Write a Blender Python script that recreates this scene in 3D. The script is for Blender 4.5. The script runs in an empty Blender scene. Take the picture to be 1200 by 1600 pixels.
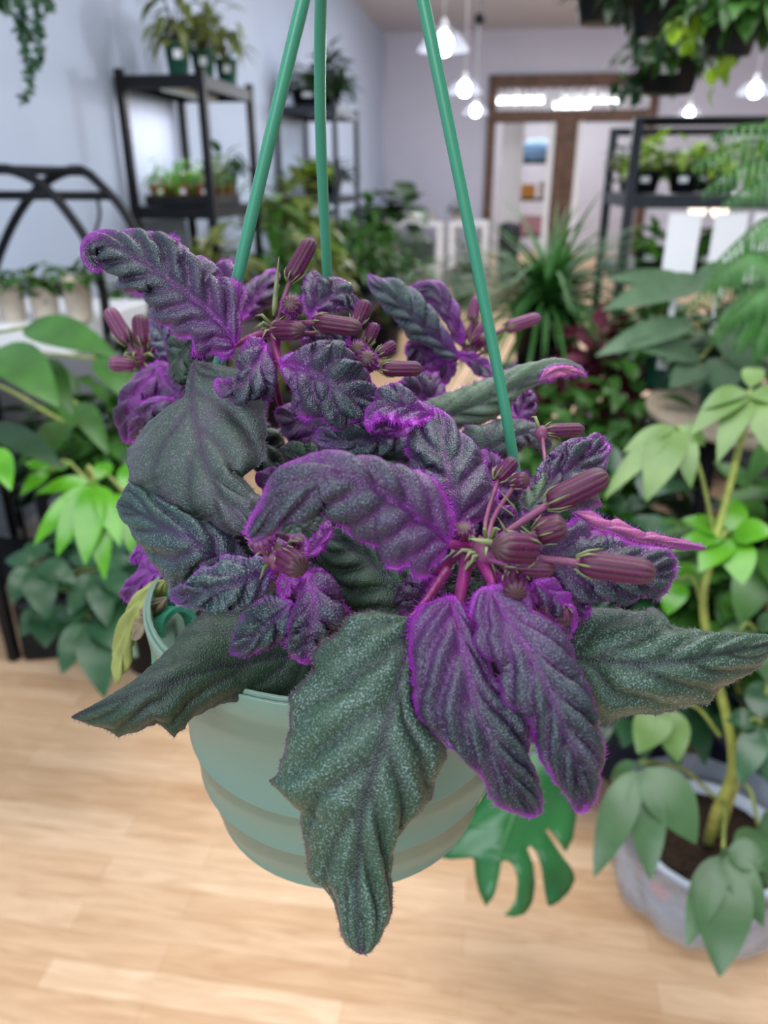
import bpy, math, random
import numpy as np
from mathutils import Vector
R = random.Random(7)
COL = bpy.context.scene.collection
# ------------------------------------------------------------------ camera
TH, PS, F = math.radians(23.5), math.radians(8.5), 1200.0
CAM = np.array((0.0, 0.0, 1.5))
FW = np.array((-math.sin(PS)*math.cos(TH), math.cos(PS)*math.cos(TH), -math.sin(TH)))
RT = np.array((math.cos(PS), math.sin(PS), 0.0))
UP = np.cross(RT, FW)
def ray(px, py):
    return RT*((px-600)/F) + UP*((800-py)/F) + FW
def P(px, py, d):
    return CAM + ray(px, py)*d
def on(ax, px, py, v):
    r = ray(px, py); return CAM + r*((v-CAM[ax])/r[ax])
def W(px, py, Y): return on(1, px, py, Y)
cd = bpy.data.cameras.new('camera'); cam = bpy.data.objects.new('camera', cd); COL.objects.link(cam)
cam.location = CAM; cam.rotation_euler = (math.pi/2-TH, 0, PS)
cd.sensor_fit = 'VERTICAL'; cd.sensor_height = 32; cd.sensor_width = 24; cd.lens = 24
cd.clip_start = 0.02; cd.dof.use_dof = True; cd.dof.focus_distance = 0.37; cd.dof.aperture_fstop = 6.0
bpy.context.scene.camera = cam
# ------------------------------------------------------------------ materials
def srgb(*c):
    return tuple(((x/255)/12.92 if x/255 <= .04045 else ((x/255+.055)/1.055)**2.4) for x in c)
def nt(name):
    m = bpy.data.materials.new(name); m.use_nodes = True
    t = m.node_tree; b = t.nodes['Principled BSDF']
    return m, t, b
def mat(name, col, rough=.5, spec=.5, metal=0, emit=None, es=0, var=.0, scale=8, trans=0, transl=0, bump=0, coat=0):
    m, t, b = nt(name); L = t.links
    b.inputs['Base Color'].default_value = (*col, 1); b.inputs['Roughness'].default_value = rough
    b.inputs['Specular IOR Level'].default_value = spec; b.inputs['Metallic'].default_value = metal
    b.inputs['Coat Weight'].default_value = coat
    if emit: b.inputs['Emission Color'].default_value = (*emit, 1); b.inputs['Emission Strength'].default_value = es
    if trans: b.inputs['Transmission Weight'].default_value = trans
    if var or bump:
        tc = t.nodes.new('ShaderNodeTexCoord'); n = t.nodes.new('ShaderNodeTexNoise')
        n.inputs['Scale'].default_value = scale; n.inputs['Detail'].default_value = 4
        L.new(tc.outputs['Object'], n.inputs['Vector'])
        if var:
            rp = t.nodes.new('ShaderNodeValToRGB'); L.new(n.outputs['Fac'], rp.inputs['Fac'])
            e = rp.color_ramp.elements
            e[0].position = .3; e[1].position = .72
            e[0].color = (*[max(0, c*(1-var)) for c in col], 1); e[1].color = (*[min(1, c*(1+var)) for c in col], 1)
            L.new(rp.outputs['Color'], b.inputs['Base Color'])
        if bump:
            bp = t.nodes.new('ShaderNodeBump'); bp.inputs['Strength'].default_value = bump; bp.inputs['Distance'].default_value = .01
            L.new(n.outputs['Fac'], bp.inputs['Height']); L.new(bp.outputs['Normal'], b.inputs['Normal'])
    if transl:
        tr = t.nodes.new('ShaderNodeBsdfTranslucent'); tr.inputs['Color'].default_value = (*col, 1)
        mx = t.nodes.new('ShaderNodeMixShader'); mx.inputs['Fac'].default_value = transl
        o = t.nodes['Material Output']
        L.new(b.outputs['BSDF'], mx.inputs[1]); L.new(tr.outputs['BSDF'], mx.inputs[2]); L.new(mx.outputs['Shader'], o.inputs['Surface'])
    return m
def velvet(name, green, light, purple, rim=1.0, veinp=.6, basep=.4, speck=.8, sheen=.5, blot=.25, rough=.42):
    """felted leaf: green ground, pale hair specks, violet margin and veins"""
    m, t, b = nt(name); N, L = t.nodes, t.links
    at = N.new('ShaderNodeAttribute'); at.attribute_name = 'pat'
    sp = N.new('ShaderNodeSeparateColor'); L.new(at.outputs['Color'], sp.inputs['Color'])
    tc = N.new('ShaderNodeTexCoord')
    def noise(s, det=2):
        n = N.new('ShaderNodeTexNoise'); n.inputs['Scale'].default_value = s; n.inputs['Detail'].default_value = det
        L.new(tc.outputs['Object'], n.inputs['Vector']); return n.outputs['Fac']
    def mth(op, a, c, clamp=False):
        k = N.new('ShaderNodeMath'); k.operation = op; k.use_clamp = clamp
        for i, v in enumerate((a, c)):
            if isinstance(v, (int, float)): k.inputs[i].default_value = v
            else: L.new(v, k.inputs[i])
        return k.outputs[0]
    def ramp(x, a, c):
        k = N.new('ShaderNodeMapRange'); k.inputs['From Min'].default_value = a; k.inputs['From Max'].default_value = c
        k.interpolation_type = 'SMOOTHSTEP'; L.new(x, k.inputs['Value']); return k.outputs['Result']
    def mix(f, a, c):
        k = N.new('ShaderNodeMix'); k.data_type = 'RGBA'
        if isinstance(f, (int, float)): k.inputs[0].default_value = f
        else: L.new(f, k.inputs[0])
        for s, v in ((6, a), (7, c)):
            if isinstance(v, tuple): k.inputs[s].default_value = (*v, 1)
            else: L.new(v, k.inputs[s])
        return k.outputs[2]
    fine = noise(1250, 1); mid = noise(55, 3); big = noise(16, 2)
    edge, vein, base = sp.outputs[0], sp.outputs[1], sp.outputs[2]
    spk = mth('MULTIPLY', mth('MULTIPLY', ramp(fine, .50, .72), mth('ADD', .3, mth('MULTIPLY', ramp(mid, .3, .65), .4))), speck)
    spk = mth('MULTIPLY', spk, mth('SUBTRACT', 1.0, mth('MULTIPLY', vein, .8)))
    col = mix(ramp(big, .35, .65), green, tuple(c*1.35 for c in green))
    col = mix(spk, col, light)
    col = mix(mth('MULTIPLY', vein, .9, True), col, tuple(c*.25 for c in green))  # veins are dark themselves; shade for quilting relief also put into the grooves
    pf = mth('ADD', mth('MULTIPLY', edge, rim), mth('MULTIPLY', mth('MULTIPLY', vein, base), veinp))
    pf = mth('ADD', pf, mth('MULTIPLY', mth('POWER', base, 3.0), basep))
    pf = mth('ADD', pf, mth('MULTIPLY', ramp(mid, .45, .7), blot), True)
    col = mix(pf, col, purple)
    L.new(col, b.inputs['Base Color'])
    b.inputs['Roughness'].default_value = rough; b.inputs['Specular IOR Level'].default_value = .5; b.inputs['Specular Tint'].default_value = (.86, .96, 1.0, 1)
    b.inputs['Sheen Weight'].default_value = sheen; b.inputs['Sheen Roughness'].default_value = .35
    b.inputs['Sheen Tint'].default_value = (.62, .22, .85, 1)
    bp = N.new('ShaderNodeBump'); bp.inputs['Strength'].default_value = .8; bp.inputs['Distance'].default_value = .0007
    L.new(fine, bp.inputs['Height']); L.new(bp.outputs['Normal'], b.inputs['Normal'])
    return m
def leafmat(name, c, c2=None, rough=.38, scale=14, transl=.25):
    c2 = c2 or tuple(x*1.5 for x in c)
    m, t, b = nt(name); N, L = t.nodes, t.links
    tc = N.new('ShaderNodeTexCoord'); n = N.new('ShaderNodeTexNoise'); n.inputs['Scale'].default_value = scale
    L.new(tc.outputs['Object'], n.inputs['Vector'])
    rp = N.new('ShaderNodeValToRGB'); rp.color_ramp.elements[0].position = .35; rp.color_ramp.elements[1].position = .68
    rp.color_ramp.elements[0].color = (*c, 1); rp.color_ramp.elements[1].color = (*c2, 1)
    L.new(n.outputs['Fac'], rp.inputs['Fac']); L.new(rp.outputs['Color'], b.inputs['Base Color'])
    b.inputs['Roughness'].default_value = rough; b.inputs['Specular IOR Level'].default_value = .5
    tr = N.new('ShaderNodeBsdfTranslucent'); L.new(rp.outputs['Color'], tr.inputs['Color'])
    mx = N.new('ShaderNodeMixShader'); mx.inputs['Fac'].default_value = transl
    L.new(b.outputs['BSDF'], mx.inputs[1]); L.new(tr.outputs['BSDF'], mx.inputs[2])
    L.new(mx.outputs['Shader'], N['Material Output'].inputs['Surface'])
    return m
M = {}
VIOLET = (.28, .022, .335)
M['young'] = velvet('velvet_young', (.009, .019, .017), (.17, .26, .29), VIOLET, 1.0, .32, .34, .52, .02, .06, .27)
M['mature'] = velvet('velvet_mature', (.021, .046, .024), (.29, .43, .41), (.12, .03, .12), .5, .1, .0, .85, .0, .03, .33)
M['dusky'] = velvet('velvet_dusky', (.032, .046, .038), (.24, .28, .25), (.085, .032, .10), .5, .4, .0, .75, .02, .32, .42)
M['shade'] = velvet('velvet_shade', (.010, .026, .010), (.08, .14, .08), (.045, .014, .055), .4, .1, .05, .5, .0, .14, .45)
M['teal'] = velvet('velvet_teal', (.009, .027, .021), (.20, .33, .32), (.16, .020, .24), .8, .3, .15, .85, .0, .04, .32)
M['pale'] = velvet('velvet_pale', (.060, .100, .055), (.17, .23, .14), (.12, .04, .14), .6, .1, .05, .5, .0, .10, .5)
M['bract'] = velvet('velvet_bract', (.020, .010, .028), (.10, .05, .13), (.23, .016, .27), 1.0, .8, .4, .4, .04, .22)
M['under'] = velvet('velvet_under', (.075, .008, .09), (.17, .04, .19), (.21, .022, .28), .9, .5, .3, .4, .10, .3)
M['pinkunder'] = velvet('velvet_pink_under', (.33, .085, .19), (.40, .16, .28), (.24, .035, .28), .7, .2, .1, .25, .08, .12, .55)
M['wither'] = mat('withered_leaf', (.30, .33, .10), .6, .3, var=.35, scale=45, transl=.2)
M['witherbrown'] = mat('withered_brown', (.22, .17, .11), .7, .3, var=.35, scale=90)
M['hair'] = mat('violet_hair', (.44, .040, .58), .5, .4, transl=.3)
M['palehair'] = mat('pale_hair', (.20, .18, .20), .5, .4, transl=.3)
M['stem'] = mat('magenta_stem', (.17, .012, .10), .45, .4, var=.3, scale=120, bump=.2)
M['stalk'] = mat('mauve_stalk', (.17, .045, .105), .5, .4, var=.35, scale=140)
M['bractgreen'] = mat('bract_green', (.17, .20, .085), .5, .4, var=.3, scale=160)
def budmat(name, a, c, tip):
    m, t, b = nt(name); N, L = t.nodes, t.links
    at = N.new('ShaderNodeAttribute'); at.attribute_name = 'pat'
    sp = N.new('ShaderNodeSeparateColor'); L.new(at.outputs['Color'], sp.inputs['Color'])
    def mix(f, x, y):
        k = N.new('ShaderNodeMix'); k.data_type = 'RGBA'; L.new(f, k.inputs[0])
        for s, v in ((6, x), (7, y)):
            if isinstance(v, tuple): k.inputs[s].default_value = (*v, 1)
            else: L.new(v, k.inputs[s])
        return k.outputs[2]
    L.new(mix(sp.outputs[1], mix(sp.outputs[0], a, c), tip), b.inputs['Base Color'])
    b.inputs['Roughness'].default_value = .5; b.inputs['Specular IOR Level'].default_value = .35; b.inputs['Sheen Weight'].default_value = .03
    b.inputs['Sheen Tint'].default_value = (.7, .3, .85, 1)
    return m
M['bud'] = budmat('bud_purple', (.085, .010, .040), (.020, .005, .014), (.08, .06, .04))
M['budpale'] = budmat('bud_mauve', (.15, .036, .095), (.06, .014, .042), (.15, .09, .11))
# ------------------------------------------------------------------ objects
def tag(o, label=None, cat=None, group=None, kind=None):
    if label: o['label'] = label
    if cat: o['category'] = cat
    if group: o['group'] = group
    if kind: o['kind'] = kind
    return o
def empty(name, loc, label=None, cat=None, group=None):
    o = bpy.data.objects.new(name, None); o.location = tuple(float(v) for v in loc); COL.objects.link(o)
    o.empty_display_size = .05
    return tag(o, label, cat, group)
def wloc(o):
    v = Vector(o.location)
    while o.parent: o = o.parent; v += o.location
    return np.array(v)
def link(name, me, parent=None, origin=None):
    o = bpy.data.objects.new(name, me); COL.objects.link(o)
    if parent is not None: o.parent = parent
    return o
def nrm(v):
    v = np.asarray(v, float); n = np.linalg.norm(v); return v/n if n > 1e-12 else v
def frame(d):
    d = nrm(d); a = np.array((0, 0, 1.0)) if abs(d[2]) < .9 else np.array((1.0, 0, 0))
    u = nrm(np.cross(a, d)); return u, np.cross(d, u)
class MB:
    def __init__(s): s.v = []; s.f = []; s.m = []; s.c = []
    def add(s, vs, fs, mi=0, cols=None):
        b = len(s.v); s.v.extend([tuple(float(k) for k in x) for x in vs])
        s.f.extend([tuple(b+i for i in f) for f in fs]); s.m.extend([mi]*len(fs))
        s.c.extend(cols if cols is not None else [(0, 0, 0, 0)]*len(vs))
    def box(s, c, sz, mi=0, rz=0, bev=0):
        x, y, z = (k/2 for k in sz); ca, sa = math.cos(rz), math.sin(rz)
        if bev <= 0:
            vs = [(i*x, j*y, k*z) for i in (-1, 1) for j in (-1, 1) for k in (-1, 1)]
            fs = [(0, 1, 3, 2), (4, 6, 7, 5), (0, 4, 5, 1), (2, 3, 7, 6), (0, 2, 6, 4), (1, 5, 7, 3)]
        else:
            bev = min(bev, x*.9, y*.9, z*.9)
            vs = []; fs = []
            ring = lambda zz, ins: [(-x+ins, -y+bev, zz), (-x+bev, -y+ins, zz), (x-bev, -y+ins, zz), (x-ins, -y+bev, zz), (x-ins, y-bev, zz), (x-bev, y-ins, zz), (-x+bev, y-ins, zz), (-x+ins, y-bev, zz)]
            for zz, ins in ((-z, bev), (-z+bev, 0), (z-bev, 0), (z, bev)): vs += ring(zz, ins)
            for r in range(3):
                for i in range(8): a = r*8+i; q = r*8+(i+1) % 8; fs.append((a, q, q+8, a+8))
            fs.append(tuple(range(7, -1, -1))); fs.append(tuple(range(24, 32)))
        s.add([(c[0]+a*ca-b*sa, c[1]+a*sa+b*ca, c[2]+k) for a, b, k in vs], fs, mi)
    def tube(s, pts, r, n=8, mi=0, r2=None, cap=True, cols=None):
        """swept ellipse: r number or list; r2 the second half axis"""
        pts = [np.asarray(p, float) for p in pts]; k = len(pts)
        rs = r if isinstance(r, (list, tuple)) else [r]*k
        t0 = nrm(pts[1]-pts[0]); u, w = frame(t0); vs = []; fs = []
        for i, p in enumerate(pts):
            t = nrm(pts[min(i+1, k-1)]-pts[max(i-1, 0)])
            u = nrm(u-t*np.dot(u, t)); w = np.cross(t, u)
            rb = rs[i]*(r2/rs[0] if r2 else 1)
            for j in range(n):
                a = 2*math.pi*j/n; vs.append(p+u*math.cos(a)*rs[i]+w*math.sin(a)*rb)
        for i in range(k-1):
            for j in range(n): fs.append((i*n+j, i*n+(j+1) % n, (i+1)*n+(j+1) % n, (i+1)*n+j))
        if cap: fs.append(tuple(range(n-1, -1, -1))); fs.append(tuple((k-1)*n+j for j in range(n)))
        s.add(vs, fs, mi, cols)
    def lathe(s, c, prof, n=32, mi=0, axis=None, cap0=False, cap1=False):
        vs = []; fs = []; k = len(prof); ax = nrm(axis if axis is not None else (0, 0, 1)); u, w = frame(ax)
        if axis is None: u, w = np.array((1., 0, 0)), np.array((0, 1., 0))
        for r, z in prof:
            for j in range(n):
                a = 2*math.pi*j/n; vs.append(np.asarray(c)+ax*z+(u*math.cos(a)+w*math.sin(a))*r)
        for i in range(k-1):
            for j in range(n): fs.append((i*n+j, i*n+(j+1) % n, (i+1)*n+(j+1) % n, (i+1)*n+j))
        if cap0: fs.append(tuple(range(n-1, -1, -1)))
        if cap1: fs.append(tuple((k-1)*n+j for j in range(n)))
        s.add(vs, fs, mi)
    def blade(s, base, d, up, L, wd, bend=.3, mi=0, rows=5, fold=.25, shape='ovate'):
        """a simple curved two-sided leaf: rows x 3 grid along d, drooping away from up"""
        d = nrm(d); side = nrm(np.cross(d, up)); up = np.cross(side, d); vs = []; fs = []
        for i in range(rows+1):
            t = i/rows
            if shape == 'ovate': h = math.sin(math.pi*min(1, t**.8))**.8
            elif shape == 'strap': h = (1-t**3)*min(1, .4+t*4)
            else: h = math.sin(math.pi*t**.55)
            h = max(h, .04)*wd/2
            p = np.asarray(base)+d*L*(t-.25*abs(bend)*t*t)-up*L*bend*t*t
            vs += [p-side*h+up*h*fold, p, p+side*h+up*h*fold]
        for i in range(rows):
            a = i*3; fs += [(a, a+1, a+4, a+3), (a+1, a+2, a+5, a+4)]
        s.add(vs, fs, mi)
    def build(s, name, mats, parent=None, smooth=True, flat_ang=None):
        off = wloc(parent) if parent is not None else np.zeros(3)
        me = bpy.data.meshes.new(name)
        v = np.array(s.v)-off if s.v else np.zeros((0, 3))
        me.from_pydata([tuple(x) for x in v], [], s.f)
        for m in (mats if isinstance(mats, (list, tuple)) else [mats]): me.materials.append(m)
        me.polygons.foreach_set('material_index', s.m)
        me.polygons.foreach_set('use_smooth', [smooth]*len(s.f))
        if any(c != (0, 0, 0, 0) for c in s.c):
            ca = me.color_attributes.new('pat', 'FLOAT_COLOR', 'POINT'); ca.data.foreach_set('color', np.array(s.c, float).ravel())
        me.update()
        return link(name, me, parent)
def spline(pts, n):
    """Catmull-Rom resample by arc length"""
    p = np.asarray(pts, float)
    if len(p) == 2: return p[0]+(p[1]-p[0])*np.linspace(0, 1, n)[:, None]
    q = np.vstack([2*p[0]-p[1], p, 2*p[-1]-p[-2]]); out = []
    for i in range(1, len(q)-2):
        a, b, c, d = q[i-1:i+3]
        for t in np.linspace(0, 1, 12, endpoint=False):
            out.append(.5*((2*b)+(c-a)*t+(2*a-5*b+4*c-d)*t*t+(3*b-a-3*c+d)*t**3))
    out.append(p[-1]); return lin(out, n)
def lin(pts, n):
    p = np.asarray(pts, float); s = np.r_[0, np.cumsum(np.linalg.norm(np.diff(p, axis=0), axis=1))]
    x = np.linspace(0, s[-1], n); return np.stack([np.interp(x, s, p[:, k]) for k in range(p.shape[1])], 1)
# ================================================================== the hanging plant
RIM = P(540, 955, .48)
root = empty('hanging_basket_plant', RIM-np.array((0, 0, .160)),
             'velvety purple and dark green plant with bud clusters in a hanging pale green pot', 'hanging plant')
NR, NS = 84, 15          # rows along a leaf, columns on each side
HAIR = np.random.default_rng(5)
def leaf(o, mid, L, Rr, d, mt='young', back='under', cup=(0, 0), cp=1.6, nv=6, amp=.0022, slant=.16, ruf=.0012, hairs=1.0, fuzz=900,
         hair='hair', name='leaf', label=None, rimw=.0030, seed=0, hl=.0034, thick=.0008, groove=1.0):
    """one real leaf: traced midrib and two margins, each at its own depth, quilted between side veins"""
    ox, oy, sc = o
    tr = lambda a: [(ox+x/sc, oy+y/sc) for x, y in a]
    mid, L, Rr = tr(mid), tr(L), tr(Rr)
    L = [mid[0]]+L+[mid[-1]]; Rr = [mid[0]]+Rr+[mid[-1]]
    mp, lp, rp = spline(mid, NR), lin(L, NR), lin(Rr, NR)
    t = np.linspace(0, 1, NR)
    jr = np.random.default_rng(int(mid[0][1]*3+mid[-1][0])); we = np.sin(np.pi*t)[:, None]**.5
    for e_ in (lp, rp):                                     # small uneven teeth along the margin
        ou = e_-mp; hw_ = np.linalg.norm(ou, axis=1, keepdims=True); nz = jr.normal(size=(NR, 1)); nz = (nz+np.roll(nz, 1, 0))*.5
        e_ += ou/np.maximum(hw_, 1)*np.clip(nz, -1.2, 1.8)*np.minimum(hw_*.05, 1.9)*we
    dm = np.interp(t, np.linspace(0, 1, len(d)), d) if len(d) < 3 else spline(np.c_[np.linspace(0, 1, len(d)), d], NR)[:, 1]
    env = np.sin(np.pi*np.clip(t, 0, 1))**.5
    sv = np.linspace(-1, 1, 2*NS+1); sv = np.sign(sv)*np.abs(sv)**.85
    rs = np.random.default_rng(seed+len(mid)*7+int(mid[0][0]))
    ph = rs.uniform(0, 6.28, 6)
    pts = np.zeros((NR, 2*NS+1, 3)); pat = np.zeros((NR, 2*NS+1, 4)); bul = np.zeros((NR, 2*NS+1))
    for j, s in enumerate(sv):
        e = lp if s < 0 else rp; a = abs(s); c = cup[0] if s < 0 else cup[1]
        c = np.interp(t, np.linspace(0, 1, len(c)), c) if isinstance(c, (list, tuple)) else c
        px = mp+(e-mp)*a
        k = 0 if s < 0 else 3
        dd = dm+env*(c*a**cp+ruf*a**3*(np.sin(t*21+ph[k])+.7*np.sin(t*37+ph[k+1])))
        pts[:, j] = CAM+(RT[None]*((px[:, :1]-600)/F)+UP[None]*((800-px[:, 1:])/F)+FW[None])*dd[:, None]
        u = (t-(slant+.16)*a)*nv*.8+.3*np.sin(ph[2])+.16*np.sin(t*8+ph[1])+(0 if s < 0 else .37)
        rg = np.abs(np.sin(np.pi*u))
        lf = .75+.35*np.sin(t*5+ph[4]+3*s)
        bul[:, j] = amp*env*(2.3*lf*rg**.8*np.sin(np.pi*a**.8)**.8+.7*a**.5*(1-a)**.4)
        hw = np.linalg.norm((lp if s < 0 else rp)-mp, axis=1)/F*dm
        pat[:, j, 0] = np.exp(-(((1-a)*hw/(rimw*.72))**1.5))
        vm = np.clip(1-a*hw/.0015, 0, 1)
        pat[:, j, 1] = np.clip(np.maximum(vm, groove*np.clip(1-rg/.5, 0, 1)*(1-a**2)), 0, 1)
        pat[:, j, 2] = 1-t
        pat[:, j, 3] = a
    pat[:, :, 0] = np.maximum(pat[:, :, 0], np.exp(-(1-t)*60)[:, None]*.8)
    du = np.gradient(pts, axis=0); dv = np.gradient(pts, axis=1)
    n = np.cross(du, dv); ln = np.linalg.norm(n, axis=2, keepdims=True); n = n/np.maximum(ln, 1e-12)
    view = CAM-pts; flip = np.sign(np.sum(n*view, axis=2, keepdims=True)); flip[flip == 0] = 1
    n = n*np.sign(flip.mean() or 1)
    pts0 = pts; pts = pts+n*bul[:, :, None]
    nc = 2*NS+1
    edge = np.abs(sv)[None, :, None]
    bk = pts0-n*thick*(1.05-edge)
    off = wloc(root)
    V = list(map(tuple, (pts.reshape(-1, 3)-off)))+list(map(tuple, (bk.reshape(-1, 3)-off)))
    Fc = []; mi = []
    g = lambda i, j: i*nc+j
    b0 = NR*nc
    for i in range(NR-1):
        for j in range(nc-1):
            q = (g(i, j), g(i, j+1), g(i+1, j+1), g(i+1, j))
            Fc.append(q); mi.append(0); Fc.append(tuple(b0+k for k in q[::-1])); mi.append(1)
        for j in (0, nc-1):
            Fc.append((g(i, j), g(i+1, j), b0+g(i+1, j), b0+g(i, j))); mi.append(0)
    colr = [tuple(x) for x in pat.reshape(-1, 4)]*2
    # fine hairs: thin slivers standing off the margin and off the surface
    def hair_at(p, dr, ln, w):
        k = len(V); sd = nrm(np.cross(dr, HAIR.normal(size=3)))*w; p = p-off
        tip = p+dr*ln; V.extend([tuple(p-sd), tuple(p+sd), tuple(tip)]); colr.extend([(0, 0, 0, 0)]*3)
        Fc.append((k, k+1, k+2)); mi.append(2)
    for j, jin in ((0, 1), (nc-1, nc-2)):
        seg = np.linalg.norm(np.diff(pts[:, j], axis=0), axis=1); tot = seg.sum(); cnt = int(hairs*tot/.00026)
        s = np.r_[0, np.cumsum(seg)]; xs = HAIR.uniform(0, tot, cnt)
        ii = np.clip(np.searchsorted(s, xs)-1, 0, NR-2)
        for x, i in zip(xs, ii):
            f = (x-s[i])/max(seg[i], 1e-9); p = pts[i, j]*(1-f)+pts[i+1, j]*f
            out = nrm(pts[i, j]-pts[i, jin]) if np.linalg.norm(pts[i, j]-pts[i, jin]) > 1e-6 else n[i, j]
            dr = nrm(out*HAIR.uniform(.4, 1.1)+n[i, j]*HAIR.uniform(-.2, .9)+HAIR.normal(size=3)*.35)
            hair_at(p, dr, hl*HAIR.uniform(.4, 1.1), .00015)
    for _ in range(int(fuzz*.5)):
        i = HAIR.integers(1, NR-1); j = HAIR.integers(1, nc-1); f = HAIR.uniform(0, 1, 2)
        p = pts[i, j]*(1-f[0])+pts[i-1, j]*f[0]; p = p*(1-f[1])+(pts[i, j-1]*(1-f[0])+pts[i-1, j-1]*f[0])*f[1]
        hair_at(p, nrm(n[i, j]+HAIR.normal(size=3)*.5), HAIR.uniform(.0008, .0019), .00009)
    me = bpy.data.meshes.new(name); me.from_pydata([tuple(map(float, v)) for v in V], [], Fc)
    for m in (M[mt], M[back], M[hair]): me.materials.append(m)
    me.polygons.foreach_set('material_index', mi); me.polygons.foreach_set('use_smooth', [True]*len(Fc))
    ca = me.color_attributes.new('pat', 'FLOAT_COLOR', 'POINT'); ca.data.foreach_set('color', np.array(colr, float).ravel())
    me.update()
    ob = link(name, me, root)
    if label: ob['label'] = label
    return ob
C1, C2, C3 = (100, 340, 3), (360, 340, 3), (560, 420, 3)
C4, C5, C6 = (100, 640, 3), (380, 640, 3), (660, 640, 3)
C7, C8, C0 = (100, 900, 2), (600, 900, 2), (0, 0, 1)
# --- the big front leaf and its neighbours
leaf(C7, [(1082, 130), (1060, 260), (1030, 400), (970, 600), (935, 720), (920, 850), (915, 1000), (930, 1183)],
     [(1040, 122), (985, 112), (970, 104), (890, 122), (870, 150), (850, 185), (795, 218), (772, 238), (780, 290), (735, 340), (700, 385), (703, 440), (706, 485), (692, 540), (690, 560), (676, 575), (672, 610), (655, 636), (640, 630), (648, 652), (690, 680), (738, 712), (744, 800), (752, 850), (757, 915), (770, 945), (805, 960), (842, 1010), (858, 1070), (862, 1110), (880, 1150), (905, 1172)],
     [(1084, 250), (1092, 400), (1140, 480), (1200, 540), (1190, 585), (1156, 640), (1154, 695), (1100, 740), (1058, 790), (1026, 835), (1022, 930), (1030, 1035), (1012, 1085), (985, 1140), (955, 1180)],
     [.325, .315, .31, .312, .315, .312], 'mature', cup=(.018, .012), cp=1.4, nv=7, amp=.0032, slant=.22, ruf=.0008, hairs=.9, fuzz=900, hair='palehair', rimw=.0016, hl=.002)
leaf(C8, [(205, 60), (235, 190), (285, 400), (350, 560), (420, 680), (468, 756)],
     [(150, 80), (112, 90), (92, 125), (80, 150), (72, 230), (84, 280), (92, 330), (90, 390), (95, 425), (140, 462), (200, 525), (270, 578), (305, 605), (318, 640), (330, 690), (352, 716), (400, 737), (440, 748)],
     [(250, 75), (290, 200), (350, 330), (400, 400), (445, 440), (442, 520), (450, 580), (470, 630), (492, 700), (488, 735)],
     [.318, .308, .303, .307], 'young', cup=(.010, .012), nv=7, amp=.0034, slant=.3, ruf=.0016, fuzz=1800)
leaf(C8, [(325, 30), (365, 100), (415, 180), (470, 275), (530, 400), (585, 540), (620, 690), (618, 742)],
     [(285, 55), (268, 85), (262, 125), (288, 150), (285, 178), (272, 205), (305, 240), (352, 252), (362, 300), (358, 330), (372, 395), (400, 412), (440, 412), (455, 450), (465, 510), (490, 575), (530, 640), (575, 690), (600, 735)],
     [(390, 25), (445, 45), (455, 110), (500, 130), (545, 160), (575, 215), (578, 260), (605, 320), (640, 362), (655, 430), (655, 470), (690, 525), (688, 570), (670, 605), (680, 640), (664, 690), (635, 722)],
     [.31, .300, .294, .298], 'young', cup=(.012, .014), nv=7, amp=.0034, slant=.3, ruf=.002, fuzz=1800)
leaf(C8, [(560, 248), (700, 265), (850, 270), (1000, 250), (1200, 215), (1236, 205)],
     [(590, 160), (630, 100), (700, 97), (780, 108), (845, 98), (868, 112), (882, 150), (960, 166), (1030, 180), (1090, 186), (1190, 184)],
     [(590, 330), (630, 400), (655, 465), (690, 472), (740, 445), (800, 432), (855, 436), (960, 402), (1012, 402), (1050, 352), (1120, 318), (1170, 285), (1215, 235)],
     [.345, .335, .333, .345], 'mature', cup=(.02, .012), nv=6, amp=.0022, slant=.3, ruf=.0008, hairs=.7, fuzz=900, hair='palehair', rimw=.001, hl=.002)
# --- arching leaf across the middle, leaf behind it, dark leaf under it
leaf(C5, [(960, 628), (900, 570), (850, 530), (740, 450), (600, 365), (450, 312), (330, 325), (200, 385), (100, 465), (12, 585)],
     [(985, 560), (990, 500), (975, 460), (950, 400), (920, 350), (880, 310), (830, 285), (760, 282), (680, 288), (600, 275), (500, 262), (380, 252), (260, 262), (182, 270), (155, 340), (110, 430), (60, 490), (20, 555)],
     [(945, 690), (900, 728), (865, 750), (858, 790), (820, 795), (790, 775), (788, 742), (755, 738), (718, 758), (670, 735), (655, 690), (662, 655), (610, 635), (540, 612), (500, 570), (450, 545), (428, 500), (440, 470), (415, 468), (360, 500), (280, 520), (190, 545), (130, 590), (60, 625)],
     [.318, .306, .300, .302, .312], 'young', cup=(.016, .014), nv=8, amp=.0032, slant=.16, ruf=.0018, fuzz=2400)
leaf(C5, [(380, 500), (300, 525), (230, 550), (165, 578)], [(320, 500), (240, 520), (190, 548)], [(370, 525), (300, 555), (230, 575)],
     [.308, .306], 'mature', cup=(.003, .003), nv=3, amp=.0008, hair='palehair', fuzz=100, rimw=.0006, hl=.0015)
leaf(C5, [(1010, 545), (985, 450), (968, 350), (950, 230), (925, 120), (895, -10)],
     [(990, 500), (960, 410), (935, 345), (885, 312), (850, 280), (790, 262), (765, 210), (768, 150), (790, 110), (820, 75), (860, 35)],
     [(1120, 520), (1180, 480), (1200, 440), (1196, 380), (1150, 310), (1142, 245), (1120, 205), (1070, 165), (1020, 125), (960, 70), (915, 20)],
     [.345, .350, .36, .375], 'young', cup=(.014, .008), nv=5, amp=.0034, slant=.25, fuzz=1600)
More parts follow.
